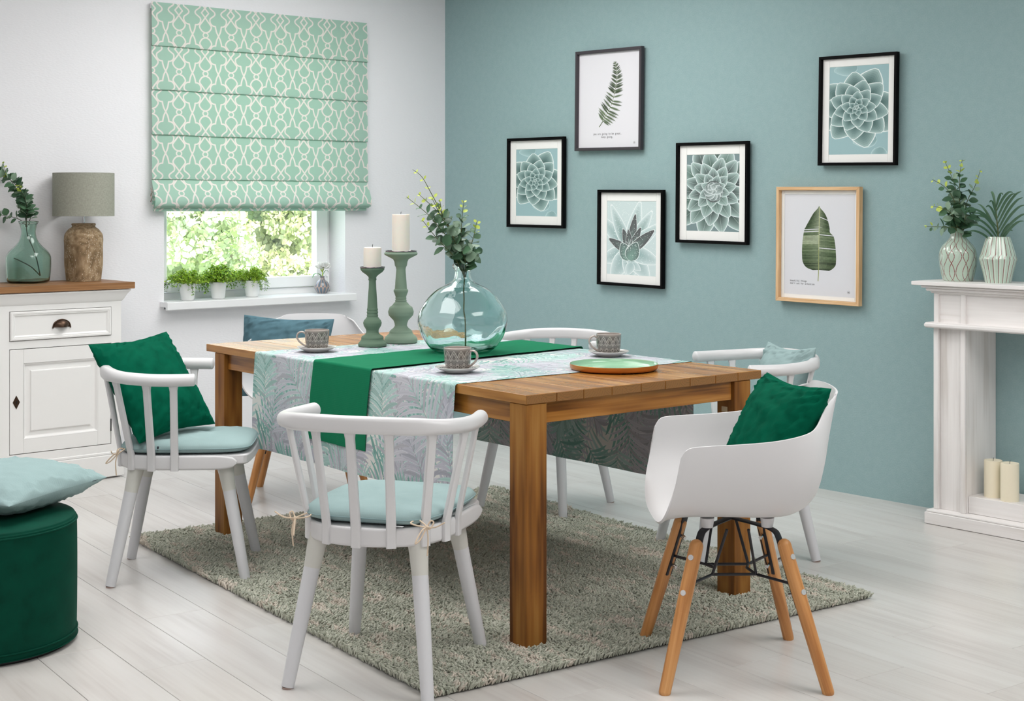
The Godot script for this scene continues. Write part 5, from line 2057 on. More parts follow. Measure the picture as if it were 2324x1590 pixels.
# ---------------------------------------------------------------- sideboard by the window wall
func sideboard() -> void:
	var t := thing("sideboard", "white painted sideboard with brown wooden top against the window wall", "sideboard", Vector3(0, 0, 0))
	var za := 2.29
	var zb := 3.49
	var xf := 0.344
	var b := MB.new()
	# carcass: sides, back, bottom and the face frame
	b.box(Vector3(0.33, 0.80, 0.02), Vector3(0.167, 0.47, za + 0.01), 0.001)
	b.box(Vector3(0.33, 0.80, 0.02), Vector3(0.167, 0.47, zb - 0.01), 0.001)
	b.box(Vector3(0.012, 0.80, zb - za - 0.04), Vector3(0.01, 0.47, (za + zb) * 0.5), 0.0)
	for f: Array in [[za, za + 0.051], [2.844, 2.936], [zb - 0.051, zb]]:
		b.box(Vector3(0.02, 0.78, f[1] - f[0]), Vector3(xf - 0.01, 0.475, (f[0] + f[1]) * 0.5), 0.001)
	for f: Array in [[0.09, 0.163], [0.650, 0.686], [0.824, 0.865]]:
		b.box(Vector3(0.0198, f[1] - f[0], zb - za - 0.002), Vector3(xf - 0.0101, (f[0] + f[1]) * 0.5, (za + zb) * 0.5), 0.0005)
	obj("carcass", b, m.paint, t)
	b = MB.new()
	b.box(Vector3(0.352, 0.105, zb - za + 0.024), Vector3(0.18, 0.0595, (za + zb) * 0.5), 0.004)
	b.box(Vector3(0.346, 0.016, zb - za + 0.012), Vector3(0.176, 0.119, (za + zb) * 0.5), 0.005)
	for z: float in [za + 0.05, zb - 0.05]:
		b.box(Vector3(0.05, 0.008, 0.08), Vector3(0.3, 0.004, z), 0.001)
	obj("plinth", b, m.paint, t)
	# cornice moulding swept round three sides
	b = MB.new()
	var sec := spline2(pv([0.0, 0.0, 0.004, 0.002, 0.012, 0.014, 0.022, 0.034, 0.03, 0.046, 0.034, 0.05, 0.034, 0.058, 0.0, 0.058]), 2)
	for e: Array in [[Vector3(xf - 0.001, 0.85, za), Vector3(xf - 0.001, 0.85, zb), Vector3(1, 0, 0), true], [Vector3(0.0, 0.85, za + 0.001), Vector3(xf - 0.001, 0.85, za + 0.001), Vector3(0, 0, -1), false], [Vector3(0.0, 0.85, zb - 0.001), Vector3(xf - 0.001, 0.85, zb - 0.001), Vector3(0, 0, 1), false]]:
		var rows := []
		for s in 2:
			var r := PackedVector3Array()
			for q in sec:
				var p: Vector3 = e[s] + e[2] * q.x + Vector3(0, q.y, 0)
				if e[3]:
					p.z += (-1.0 if s == 0 else 1.0) * q.x
				elif s == 1:
					p.x += q.x
				r.append(p)
			rows.append(r)
		b.grid(rows, true, false, true)
	obj("cornice", b, m.paint, t)
	var z := za - 0.052
	for w: float in [0.098, 0.1]:
		pass
	var nb := 3
	for k in nb:
		b = MB.new()
		b.uo = Vector2(k * 0.4, k * 0.3)
		b.box(Vector3(0.1285, 0.031, zb - za + 0.104), Vector3(0.002 + 0.129 * (k + 0.5) - 0.003, 0.9255, (za + zb) * 0.5), 0.0012)
		obj("top_board", b, m.counter, t)
	for k in 2:
		var c := 2.593 + k * 0.596
		# drawer front with a raised moulded border
		b = MB.new()
		var wz := 0.497
		b.box(Vector3(0.018, 0.134, wz), Vector3(xf - 0.0095, 0.755, c), 0.0)
		b.panel(xf, 0.688, 0.822, c - wz * 0.5, c + wz * 0.5, [[0.0, 0.0], [0.001, 0.006], [0.004, 0.009], [0.011, 0.009], [0.013, 0.006], [0.017, 0.0065], [0.021, 0.003], [0.024, 0.0]])
		var dr := obj("drawer", b, m.paint, t)
		b = MB.new()
		var rows := []
		for i in 9:
			var r := PackedVector3Array()
			var a := i / 8.0 * PI * 0.5
			for j in 17:
				var g := j / 16.0 * PI
				r.append(Vector3(xf + 0.001 + 0.026 * sin(a) * sin(g) * 0.95 + 0.002, 0.738 + 0.034 * cos(a) * sin(g) + 0.002, c + 0.040 * cos(g) * (0.25 + 0.75 * cos(a * 0.7))))
			rows.append(r)
		b.grid(rows, false, false, false)
		b.tube(spline(PackedVector3Array([Vector3(xf + 0.003, 0.736, c + 0.044), Vector3(xf + 0.003, 0.762, c + 0.034), Vector3(xf + 0.003, 0.776, c), Vector3(xf + 0.003, 0.762, c - 0.034), Vector3(xf + 0.003, 0.736, c - 0.044)]), 6), 0.0035, 8, 1)
		tag(obj("cup_handle", b, m.bronze, dr), "dark bronze cup handle")
		# door: stiles and rails round a raised panel
		b = MB.new()
		var y0 := 0.166
		var y1 := 0.647
		var fw := 0.066
		for s: int in [-1, 1]:
			b.box(Vector3(0.02, y1 - y0, fw), Vector3(xf - 0.01, (y0 + y1) * 0.5, c + s * (wz - fw) * 0.5), 0.0015)
			b.box(Vector3(0.02, fw, wz - 2 * fw), Vector3(xf - 0.01, (y0 + y1) * 0.5 + s * (y1 - y0 - fw) * 0.5, c), 0.0015)
		var door := obj("door", b, m.paint, t)
		b = MB.new()
		b.panel(xf, y0 + fw, y1 - fw, c - wz * 0.5 + fw, c + wz * 0.5 - fw, [[0.0, 0.0], [0.004, -0.002], [0.009, -0.010], [0.013, -0.012], [0.034, -0.009], [0.036, -0.003], [0.04, -0.002]])
		obj("raised_panel", b, m.paint, door)
		b = MB.new()
		b.xf = Transform3D(Basis(Vector3.UP, PI / 2), Vector3(xf + 0.001, 0.405, c + wz * 0.5 - 0.03))
		b.prism(pv([0, -0.032, 0.017, 0, 0, 0.032, -0.017, 0]), 0.003, 0.0008)
		var es := obj("escutcheon", b, m.bronze, door)
		b = MB.new()
		b.xf = Transform3D(Basis(Vector3.UP, PI / 2), Vector3(xf + 0.0024, 0.405, c + wz * 0.5 - 0.03))
		b.prism(ring(Vector2(0, 0.003), Vector2(0.0035, 0.0035), 12), 0.001)
		b.prism(pv([-0.0015, 0.001, -0.0025, -0.008, 0.0025, -0.008, 0.0015, 0.001]), 0.001)
		tag(obj("keyhole", b, m.black, door), "dark keyhole")
		b = MB.new()
		for y: float in [0.255, 0.56]:
			b.box(Vector3(0.006, 0.06, 0.005), Vector3(xf + 0.001, y, c - wz * 0.5 - 0.0005), 0.001)
		obj("hinge", b, m.black, door)

	# lamp
	var top := 0.941
	var l := thing("table_lamp", "table lamp with speckled brown pot base and grey green drum shade on the sideboard", "lamp", Vector3(0.135, top, 2.385), 0.25)
	var pit := Image.create_empty(512, 512, false, Image.FORMAT_RGB8)
	pit.blit_rect(mixed(512, 512, [[noise_img(101, 512, 512, 0.014, 4), 1.3], [noise_img(102, 512, 512, 0.2, 2), 0.3]], [0.0, srgb(122, 102, 76), 0.5, srgb(152, 128, 99), 1.0, srgb(178, 156, 126)]), Rect2i(0, 0, 512, 512), Vector2i.ZERO)
	var r := RandomNumberGenerator.new()
	r.seed = 2
	for k in 1500:
		var p := Vector2(r.randf() * 512, r.randf() * 512)
		var s := r.randf_range(0.8, 3.4)
		if r.randf() < 0.5 + 0.5 * sin(p.x * 0.03):
			poly(pit, ring(p, Vector2(s, s * r.randf_range(0.6, 1.3)), 6), srgb(218, 206, 186))
	b = MB.new()
	var rows := []
	var prof := spline2(pv([0.0, 0.0, 0.060, 0.0, 0.068, 0.006, 0.072, 0.05, 0.082, 0.13, 0.090, 0.18, 0.093, 0.205, 0.088, 0.232, 0.070, 0.255, 0.058, 0.263, 0.055, 0.270, 0.058, 0.278, 0.054, 0.283, 0.046, 0.282, 0.044, 0.270, 0.0, 0.268]), 3)
	b.lathe(prof, 64, func(a: float, i: int) -> float:
		var sq := smoothstep(0.21, 0.06, prof[i].y)
		var c := absf(cos(a))
		var s := absf(sin(a))
		var k := 1.0 / pow(pow(c, 6.0) + pow(s, 6.0), 1.0 / 6.0)
		return lerpf(1.0, k, sq * 0.85))
	obj("base", b, mat(Color.WHITE, 0.75, {"tex": tex(pit), "scale": Vector3(2, 1.7, 1), "spec": 0.3}), l)
	b = MB.new()
	b.lathe(spline2(pv([0.0, 0.27, 0.016, 0.27, 0.017, 0.276, 0.008, 0.282, 0.0065, 0.29, 0.0065, 0.32, 0.012, 0.324, 0.012, 0.36, 0.0, 0.362]), 3), 24)
	obj("chrome_stem", b, m.chrome, l)
	b = MB.new()
	b.ball(Vector3(0.026, 0.036, 0.026), Vector3(0, 0.395, 0), 16, 10)
	obj("unlit_bulb", b, m.glaze_white, l)
	b = MB.new()
	b.lathe(pv([0.1465, 0.318, 0.1465, 0.529, 0.1445, 0.5295, 0.1445, 0.3185, 0.1465, 0.318]), 64)
	obj("shade", b, m.linen, l)
	b = MB.new()
	for k in 3:
		var a := TAU * k / 3 + 0.4
		b.tube(p3([0, 0.345, 0, cos(a) * 0.1445, 0.345, sin(a) * 0.1445]), 0.0016, 6, 1)
	obj("shade_spider", b, m.chrome, l)

	# green glass bottle with a branch
	t = thing("glass_bottle", "square shouldered green glass bottle on the left of the sideboard", "bottle", Vector3(0.13, top, 2.662), 0.65)
	var outl := spline2(pv([0.0, 0.004, 0.07, 0.002, 0.082, 0.004, 0.09, 0.014, 0.095, 0.06, 0.096, 0.11, 0.094, 0.135, 0.084, 0.155, 0.062, 0.178, 0.045, 0.2, 0.036, 0.225, 0.0345, 0.25, 0.04, 0.278, 0.0462, 0.288, 0.047, 0.293, 0.044, 0.297, 0.0405, 0.294, 0.0365, 0.28, 0.0312, 0.25, 0.0325, 0.225, 0.041, 0.2, 0.058, 0.176, 0.079, 0.153, 0.0895, 0.133, 0.0918, 0.11, 0.0905, 0.06, 0.086, 0.018, 0.076, 0.010, 0.04, 0.010, 0.0, 0.014]), 3)
	b = MB.new()
	b.lathe(outl, 64, func(a: float, i: int) -> float:
		var sq := smoothstep(0.19, 0.11, outl[i].y)
		var k := 1.0 / pow(pow(absf(cos(a)), 5.0) + pow(absf(sin(a)), 5.0), 0.2)
		return lerpf(1.0, k * 0.93, sq * 0.8))
	obj("body", b, glass(srgb(214, 238, 228), 0.0), t)
	var c := func(a: Array) -> PackedVector3Array:
		var o := PackedVector3Array()
		for i in range(0, a.size(), 3):
			o.append(Vector3(0.663, 0, -0.749) * a[i] + Vector3(0, a[i + 1], 0) + Vector3(0.749, 0, 0.663) * a[i + 2])
		return o
	var e := eucalyptus("branch of dark eucalyptus leaning left out of the green bottle", Vector3(0.13, top + 0.29, 2.662), [
		{"p": c.call([0.055, -0.255, 0.0, 0.035, -0.16, 0.0, -0.005, -0.06, 0, -0.01, 0.02, 0, -0.01, 0.08, 0, -0.035, 0.15, 0.01, -0.09, 0.21, 0.01, -0.14, 0.255, 0.01]), "n": 14, "from": 0.52, "big": 0.038, "r": 0.0028, "tips": false, "bright": false},
		{"p": c.call([-0.01, -0.02, 0.01, 0.0, 0.06, 0.02, -0.01, 0.12, 0.03, -0.04, 0.175, 0.03]), "n": 9, "from": 0.2, "big": 0.036, "bright": false},
		{"p": c.call([-0.01, -0.02, -0.01, -0.03, 0.06, -0.02, -0.06, 0.15, -0.02, -0.11, 0.23, -0.02, -0.13, 0.29, -0.02]), "n": 10, "from": 0.2, "big": 0.036, "bright": false},
		{"p": c.call([-0.01, -0.01, 0.0, -0.05, 0.02, 0.02, -0.12, 0.035, 0.03]), "n": 3, "from": 0.4, "big": 0.032, "tips": false, "bright": false},
		{"p": c.call([0.0, -0.01, 0.0, 0.012, 0.03, 0.0, 0.022, 0.06, 0.01]), "n": 3, "from": 0.4, "big": 0.026, "tips": false, "bright": false},
	], 8)
	b = MB.new()
	b.tube(spline(c.call([0.055, -0.255, 0.0, 0.02, -0.215, 0.01, -0.03, -0.185, 0.02, -0.062, -0.17, 0.02]), 4), 0.0028, 6, 1)
	obj("stem_base", b, m.stem_dark, e)

# ---------------------------------------------------------------- mantelpiece
func fireplace() -> void:
	var t := thing("mantelpiece", "white wooden fireplace surround against the teal wall", "fireplace surround", Vector3(3.5, 0, 0))
	var w := 1.32
	var b := MB.new()
	b.uo = Vector2(0.2, 0.3)
	b.box(Vector3(w, 0.048, 0.278), Vector3(w * 0.5, 0.025, 0.142), 0.003)
	b.box(Vector3(w - 0.006, 0.01, 0.27), Vector3(w * 0.5, 0.053, 0.139), 0.004)
	obj("plinth", b, m.white_wood, t)
	for s in 2:
		var x := 0.018 if s == 0 else w - 0.018 - 0.146
		b = MB.new()
		b.uo = Vector2(s * 0.5, 0.7)
		# box pilaster: sides and front as separate boards
		b.box(Vector3(0.018, 0.76, 0.222), Vector3(x + 0.009, 0.438, 0.113), 0.001)
		b.box(Vector3(0.018, 0.76, 0.222), Vector3(x + 0.137, 0.438, 0.113), 0.001)
		b.box(Vector3(0.112, 0.76, 0.016), Vector3(x + 0.073, 0.438, 0.214), 0.001)
		var pl := obj("pilaster", b, m.white_wood, t)
		b = MB.new()
		b.box(Vector3(0.022, 0.76, 0.014), Vector3(x + 0.011, 0.438, 0.233), 0.002)
		b.box(Vector3(0.022, 0.76, 0.014), Vector3(x + 0.135, 0.438, 0.233), 0.002)
		obj("edge_strip", b, m.white_wood, pl)
	# hearth step
	b = MB.new()
	b.uo = Vector2(0.1, 0.9)
	b.box(Vector3(w - 0.33, 0.07, 0.206), Vector3(w * 0.5, 0.0935, 0.113), 0.002)
	obj("hearth_step", b, m.white_wood, t)
	# frieze with its raised strips, trim shelf, cornice and top
	b = MB.new()
	b.uo = Vector2(0.6, 0.4)
	b.box(Vector3(w - 0.036, 0.135, 0.225), Vector3(w * 0.5, 0.893, 0.1145), 0.001)
	var fr := obj("frieze", b, m.white_wood, t)
	b = MB.new()
	for x: float in [0.029, 0.153, w - 0.153, w - 0.029]:
		b.box(Vector3(0.022, 0.133, 0.012), Vector3(x, 0.893, 0.232), 0.002)
	b.box(Vector3(w - 0.036, 0.012, 0.012), Vector3(w * 0.5, 0.953, 0.232), 0.002)
	obj("edge_strip", b, m.white_wood, fr)
	b = MB.new()
	b.uo = Vector2(0.3, 0.1)
	b.box(Vector3(w + 0.02, 0.022, 0.272), Vector3(w * 0.5, 0.819, 0.138), 0.008)
	obj("trim_shelf", b, m.white_wood, t)
	b = MB.new()
	for a: Array in [[0.006, 0.014, 0.957], [0.02, 0.016, 0.9665], [0.034, 0.010, 0.977]]:
		b.box(Vector3(w + a[0] * 2 - 0.02, a[1], 0.236 + a[0]), Vector3(w * 0.5, a[2], (0.236 + a[0]) * 0.5 + 0.002), 0.005)
	obj("cornice", b, m.white_wood, t)
	b = MB.new()
	b.uo = Vector2(0.8, 0.2)
	b.box(Vector3(w + 0.122, 0.017, 0.282), Vector3(w * 0.5, 0.9905, 0.143), 0.003)
	obj("mantel_shelf", b, m.white_wood, t)

	candle("cream pillar candle standing further left on the hearth step", Vector3(3.738, 0.129, 0.15), 0.036, 0.148, m.cream_wax)
	candle("cream pillar candle standing in front, nearer the right edge", Vector3(3.824, 0.129, 0.172), 0.036, 0.150, m.cream_wax)

	# crackle glazed vases
	var crack := Image.create_empty(512, 512, false, Image.FORMAT_RGB8)
	crack.fill(srgb(186, 204, 188))
	var cn := FastNoiseLite.new()
	cn.noise_type = FastNoiseLite.TYPE_CELLULAR
	cn.cellular_return_type = FastNoiseLite.RETURN_DISTANCE2_SUB
	cn.frequency = 0.045
	var ci := cn.get_seamless_image(512, 512)
	ci.convert(Image.FORMAT_L8)
	var cd := ci.get_data()
	var lo := 255
	for q in cd:
		lo = mini(lo, q)
	for y in 512:
		for x in 512:
			if cd[y * 512 + x] < lo + 16:
				crack.set_pixel(x, y, srgb(142, 158, 140))
	var red := srgb(126, 44, 50)
	var one := crack.duplicate()
	for k in 16:
		for sg: int in [-1, 1]:
			var line := PackedVector2Array()
			for i in 65:
				var y := i / 64.0 * 512.0
				var amp := 11.0 * smoothstep(70.0, 150.0, y) + 2.0
				line.append(Vector2(k * 32.0 + 16.0 * (0.0 if sg < 0 else 0.0) + sg * amp * sin((y - 110.0) / 512.0 * TAU * 2.6), y))
			if k % 2 == 0 or sg > 0:
				stroke(one, line, 2.6, red)
	var v := thing("ceramic_vase", "crackle glazed bottle shaped vase with wavy red lines on the mantel", "vase", Vector3(3.568, 0.999, 0.135), 0.2, "crackle glazed vases on the mantel")
	var b1 := MB.new()
	var p1 := spline2(pv([0.0, 0.0, 0.05, 0.0, 0.06, 0.004, 0.068, 0.03, 0.075, 0.07, 0.0765, 0.1, 0.073, 0.125, 0.062, 0.147, 0.044, 0.166, 0.033, 0.182, 0.0285, 0.2, 0.027, 0.207, 0.023, 0.2075, 0.022, 0.19, 0.0, 0.15]), 4)
	b1.lathe(p1, 96, func(a: float, i: int) -> float: return 1.0 + 0.012 * cos(a * 16.0 + 2.0 * sin(p1[i].y * 60.0)) * smoothstep(0.02, 0.04, p1[i].x))
	one.flip_y()
	obj("body", b1, mat(Color.WHITE, 0.14, {"tex": tex(one), "coat": 0.7, "scale": Vector3(1, 1.35, 1)}), v)
	var two := crack.duplicate()
	for k in 20:
		var x := k * 25.6
		stroke(two, pv([x + 2, 0, x + 2, 190, x + 10, 215]), 3.0, red)
		stroke(two, pv([x + 14.8, 512, x + 14.8, 225, x + 10, 200]), 3.0, red)
		stroke(two, pv([x + 8, 0, x + 8, 512]), 5.0, srgb(208, 222, 208))
	v = thing("ceramic_vase", "crackle glazed faceted vase with straight red ribs, the right one on the mantel", "vase", Vector3(3.757, 0.999, 0.145), 0.1, "crackle glazed vases on the mantel")
	b1 = MB.new()
	var p2 := spline2(pv([0.0, 0.0, 0.044, 0.0, 0.05, 0.003, 0.06, 0.045, 0.070, 0.084, 0.0735, 0.096, 0.070, 0.108, 0.058, 0.15, 0.0475, 0.182, 0.044, 0.187, 0.04, 0.185, 0.038, 0.17, 0.0, 0.13]), 4)
	b1.lathe(p2, 120, func(a: float, i: int) -> float: return 1.0 + 0.02 * absf(sin(a * 10.0 + (0.785 if p2[i].y > 0.098 else 0.0))) * smoothstep(0.03, 0.05, p2[i].x))
	two.flip_y()
	obj("body", b1, mat(Color.WHITE, 0.14, {"tex": tex(two), "coat": 0.7, "scale": Vector3(1, 1.2, 1)}), v)

	var c := func(a: Array) -> PackedVector3Array:
		var o := PackedVector3Array()
		for i in range(0, a.size(), 3):
			o.append(Vector3(0.663, 0, -0.749) * a[i] + Vector3(0, a[i + 1], 0) + Vector3(0.749, 0, 0.663) * a[i + 2])
		return o
	var stems := [
		{"p": c.call([0.0, -0.06, 0, 0.002, 0.05, 0.0, -0.002, 0.14, 0.0, -0.024, 0.215, 0.01, -0.058, 0.292, 0.01]), "n": 9, "from": 0.25, "big": 0.035},
		{"p": c.call([0.0, -0.06, 0.005, 0.0, 0.07, 0.02, 0.0, 0.17, 0.02, 0.004, 0.235, 0.01, 0.018, 0.3, 0.0]), "n": 10, "from": 0.22, "big": 0.036},
		{"p": c.call([0.005, -0.05, 0.0, 0.02, 0.05, 0.0, 0.04, 0.13, 0.0, 0.068, 0.19, 0.01, 0.09, 0.255, 0.01]), "n": 8, "from": 0.25, "big": 0.032},
		{"p": c.call([-0.004, -0.05, 0.0, -0.008, 0.06, 0.02, -0.03, 0.14, 0.03, -0.07, 0.19, 0.03, -0.116, 0.216, 0.03]), "n": 7, "from": 0.25, "big": 0.033},
		{"p": c.call([-0.004, -0.04, 0.01, -0.015, 0.03, 0.03, -0.05, 0.085, 0.04, -0.118, 0.106, 0.05]), "n": 6, "from": 0.3, "big": 0.033},
		{"p": c.call([-0.004, -0.03, 0.01, -0.02, 0.015, 0.03, -0.07, 0.02, 0.05, -0.148, 0.022, 0.05]), "n": 5, "from": 0.35, "big": 0.033},
		{"p": c.call([0.004, -0.03, 0.0, 0.012, 0.03, 0.04, 0.02, 0.08, 0.05]), "n": 5, "from": 0.2, "big": 0.04, "tips": false},
		{"p": c.call([0.004, -0.03, 0.0, 0.03, 0.03, 0.02, 0.06, 0.07, 0.03]), "n": 4, "from": 0.3, "big": 0.036, "tips": false},
		{"p": c.call([0.004, -0.03, 0.0, 0.0, 0.04, -0.02, -0.02, 0.1, -0.03, 0.01, 0.15, -0.03]), "n": 6, "from": 0.2, "big": 0.038, "tips": false},
	]
	eucalyptus("upright bunch of eucalyptus with lime tips in the left mantel vase", Vector3(3.568, 1.204, 0.135), stems, 21)
	var pf := thing("palm_fronds", "dark green palm leaf fronds in the right mantel vase", "greenery", Vector3(3.757, 1.18, 0.145))
	var st := MB.new()
	var rach: PackedVector3Array = spline(c.call([0.0, -0.06, 0, 0.0, 0.02, 0.0, -0.006, 0.08, 0.0, -0.01, 0.125, 0.0]), 5)
	st.tube(rach, 0.0028, 7, 1)
	var s0 := obj("stem", st, m.stem, pf)
	var lv := [[0.1, -0.135, 0.026, 1], [0.2, -0.12, 0.05, 1], [0.3, -0.115, 0.075, 1], [0.42, -0.11, 0.10, 1], [0.55, -0.135, 0.115, 1], [0.68, -0.06, 0.125, 1], [0.8, -0.045, 0.145, 1], [0.15, 0.095, 0.07, 1], [0.28, 0.115, 0.10, 1], [0.4, 0.1, 0.135, 1], [0.5, 0.09, 0.165, 1], [0.62, 0.085, 0.19, 1], [0.74, 0.06, 0.18, 1], [0.9, 0.05, 0.185, 1], [0.97, 0.01, 0.175, 1], [0.2, 0.07, 0.055, -1], [0.35, -0.075, 0.14, -1], [0.92, -0.02, 0.185, -1], [0.1, 0.05, 0.03, 1]]
	for a: Array in lv:
		var p := along_path(rach, a[0])
		var lat := Vector3(0.663, 0, -0.749)
		var tip: Vector3 = lat * a[1] + Vector3(0, a[2], 0) + Vector3(0.749, 0, 0.663) * 0.03 * a[3]
		var b2 := MB.new()
		blade(b2, spline(PackedVector3Array([p, p.lerp(tip, 0.4) + Vector3(0, 0.022, 0), p.lerp(tip, 0.75) + Vector3(0, 0.02, 0), tip]), 5), 0.0062, Vector3(0.6, 0.5, 0.6), 0.3)
		obj("leaf", b2, m.dark_leaf if a[3] > 0 else m.leaf, s0)

# ---------------------------------------------------------------- pictures
func petal_shape(c: Vector2, ang: float, ln: float, wd: float, k: float) -> PackedVector2Array:
	var o := PackedVector2Array()
	var d := Vector2(cos(ang), sin(ang))
	var s := d.orthogonal()
	var sides := []
	for i in 9:
		var f := i / 8.0
		var w := wd * pow(sin(PI * (0.06 + 0.94 * pow(f, 0.75)) * 0.97), 0.8) * k
		sides.append([f, w])
	for q: Array in sides:
		o.append(c + d * ln * q[0] * k + s * q[1])
	for i in range(8, -1, -1):
		o.append(c + d * ln * sides[i][0] * k - s * sides[i][1])
	return o

func draw_petal(im: Image, c: Vector2, ang: float, ln: float, wd: float, dark: Color, light: Color, rim: Color, pointed: bool) -> void:
	var full := petal_shape(c, ang, ln, wd, 1.0)
	poly(im, full, rim)
	var steps := 9
	for i in steps:
		var f := float(i) / (steps - 1)
		var k := lerpf(0.955, 0.30, f)
		var cc := light.lerp(dark, pow(f, 0.8))
		poly(im, petal_shape(c + Vector2(cos(ang), sin(ang)) * ln * 0.012, ang, ln, wd * lerpf(0.95, 1.0, f), k), cc)
	if pointed:
		stroke(im, PackedVector2Array([c + Vector2(cos(ang), sin(ang)) * ln * 0.25, c + Vector2(cos(ang), sin(ang)) * ln * 0.97]), 2.2, rim.lerp(light, 0.25))

func rosette(kind: int) -> ImageTexture:
	var w := 640
	var h := 1056 if kind == 0 else 960
	var im := Image.create_empty(w, h, false, Image.FORMAT_RGB8)
	im.fill(srgb(158, 190, 194) if kind == 0 else srgb(126, 146, 148))
	var r := RandomNumberGenerator.new()
	r.seed = 60 + kind
	var c := Vector2(300, 500) if kind == 0 else Vector2(330, 440)
	if kind == 0:
		for k in 7:
			draw_petal(im, Vector2(r.randf() * w, r.randf() * h), r.randf() * TAU, 260, 90, srgb(140, 172, 174), srgb(170, 200, 202), srgb(190, 214, 214), false)
		for k in 46:
			var f := k / 45.0
			var ang := k * 2.39996 + 0.4
			var dist := lerpf(470, 8, pow(f, 0.8))
			var ln := lerpf(330, 30, pow(f, 0.85))
			var wd := lerpf(165, 16, pow(f, 0.85))
			var d := Vector2(cos(ang), sin(ang) * 1.12)
			draw_petal(im, c + d * dist * 0.62 - d * ln * 0.3, d.angle(), ln, wd, srgb(62, 90, 88).lerp(srgb(92, 120, 118), r.randf()), srgb(158, 184, 182), srgb(230, 240, 238), false)
		for k in 5:
			stroke(im, ring(c + Vector2(r.randf_range(-5, 5), r.randf_range(-6, 6)), Vector2(6 + k * 5, 8 + k * 5), 14), 2.5, srgb(214, 228, 226), true)
	elif kind == 1:
		for k in 52:
			var f := k / 51.0
			var ang := k * 2.39996
			var ln := lerpf(330, 110, f)
			var wd := lerpf(120, 54, f)
			var dist := lerpf(560, 40, pow(f, 0.85))
			var d := Vector2(cos(ang), sin(ang) * 1.15)
			draw_petal(im, c + d * dist * 0.72 - d * ln * 0.25, d.angle() + r.randf_range(-0.15, 0.15), ln, wd, srgb(66, 74, 74).lerp(srgb(96, 122, 112), r.randf()), srgb(168, 190, 186), srgb(226, 236, 236), true)
		poly(im, ring(c + Vector2(0, 24), Vector2(112, 136), 36), srgb(96, 104, 104))
		for k in 9:
			var ang := k * TAU / 9.0 + 0.3
			draw_petal(im, c + Vector2(cos(ang), sin(ang)) * 118 + Vector2(0, 24), ang + PI, 150, 58, srgb(128, 142, 140), srgb(186, 200, 200), srgb(230, 238, 238), true)
		for k in 5:
			var ang := k * TAU / 5.0
			draw_petal(im, c + Vector2(cos(ang), sin(ang)) * 60 + Vector2(-10, -6), ang + PI, 66, 40, srgb(140, 154, 152), srgb(196, 208, 208), srgb(234, 240, 240), true)
	else:
		# spotted aloe
		im.fill(srgb(206, 222, 222))
		var back := [[-2.3, 640, 92], [-1.95, 640, 80], [-1.35, 660, 96], [-1.05, 600, 84], [-0.72, 560, 90], [2.75, 420, 110], [2.1, 460, 120], [1.5, 420, 100], [0.95, 460, 120], [0.35, 430, 110]]
		for a: Array in back:
			draw_petal(im, Vector2(290, 640), a[0], a[1], a[2], srgb(128, 156, 154) if a[0] < -1.0 and a[0] > -2.0 else srgb(150, 178, 178), srgb(206, 222, 222), srgb(234, 242, 242), false)
		for a: Array in [[-2.6, 330, 62], [-1.42, 510, 58], [-1.85, 320, 52], [-1.15, 360, 52], [-0.75, 440, 70], [-1.62, 300, 46]]:
			draw_petal(im, Vector2(300, 660), a[0], a[1], a[2], srgb(112, 130, 126), srgb(92, 92, 94), srgb(220, 232, 230), false)
		for a: Array in [[-2.0, 250, 92], [-1.2, 260, 96]]:
			draw_petal(im, Vector2(300, 770), a[0], a[1], a[2], srgb(128, 160, 150), srgb(104, 122, 118), srgb(226, 236, 234), false)
		for k in 620:
			var p := Vector2(r.randf() * w, r.randf() * h)
			if p.y > 820 and r.randf() < 0.7:
				continue
			var s := r.randf_range(2.0, 4.6)
			poly(im, ring(p, Vector2(s, s), 7), srgb(232, 242, 240))
		for k in 14:
			var ang := r.randf() * TAU
			stroke(im, PackedVector2Array([Vector2(292, 560), Vector2(292, 560) + Vector2(cos(ang) * 46, sin(ang) * 70)]), 3.0, srgb(226, 234, 232))
		for a: Array in [[0.7, 150, 50], [1.9, 170, 60]]:
			draw_petal(im, Vector2(330, 800), a[0], a[1], a[2], srgb(176, 200, 200), srgb(206, 222, 222), srgb(242, 246, 246), false)
	im.resize(w / 2, h / 2, Image.INTERPOLATE_LANCZOS)
	return tex(im)

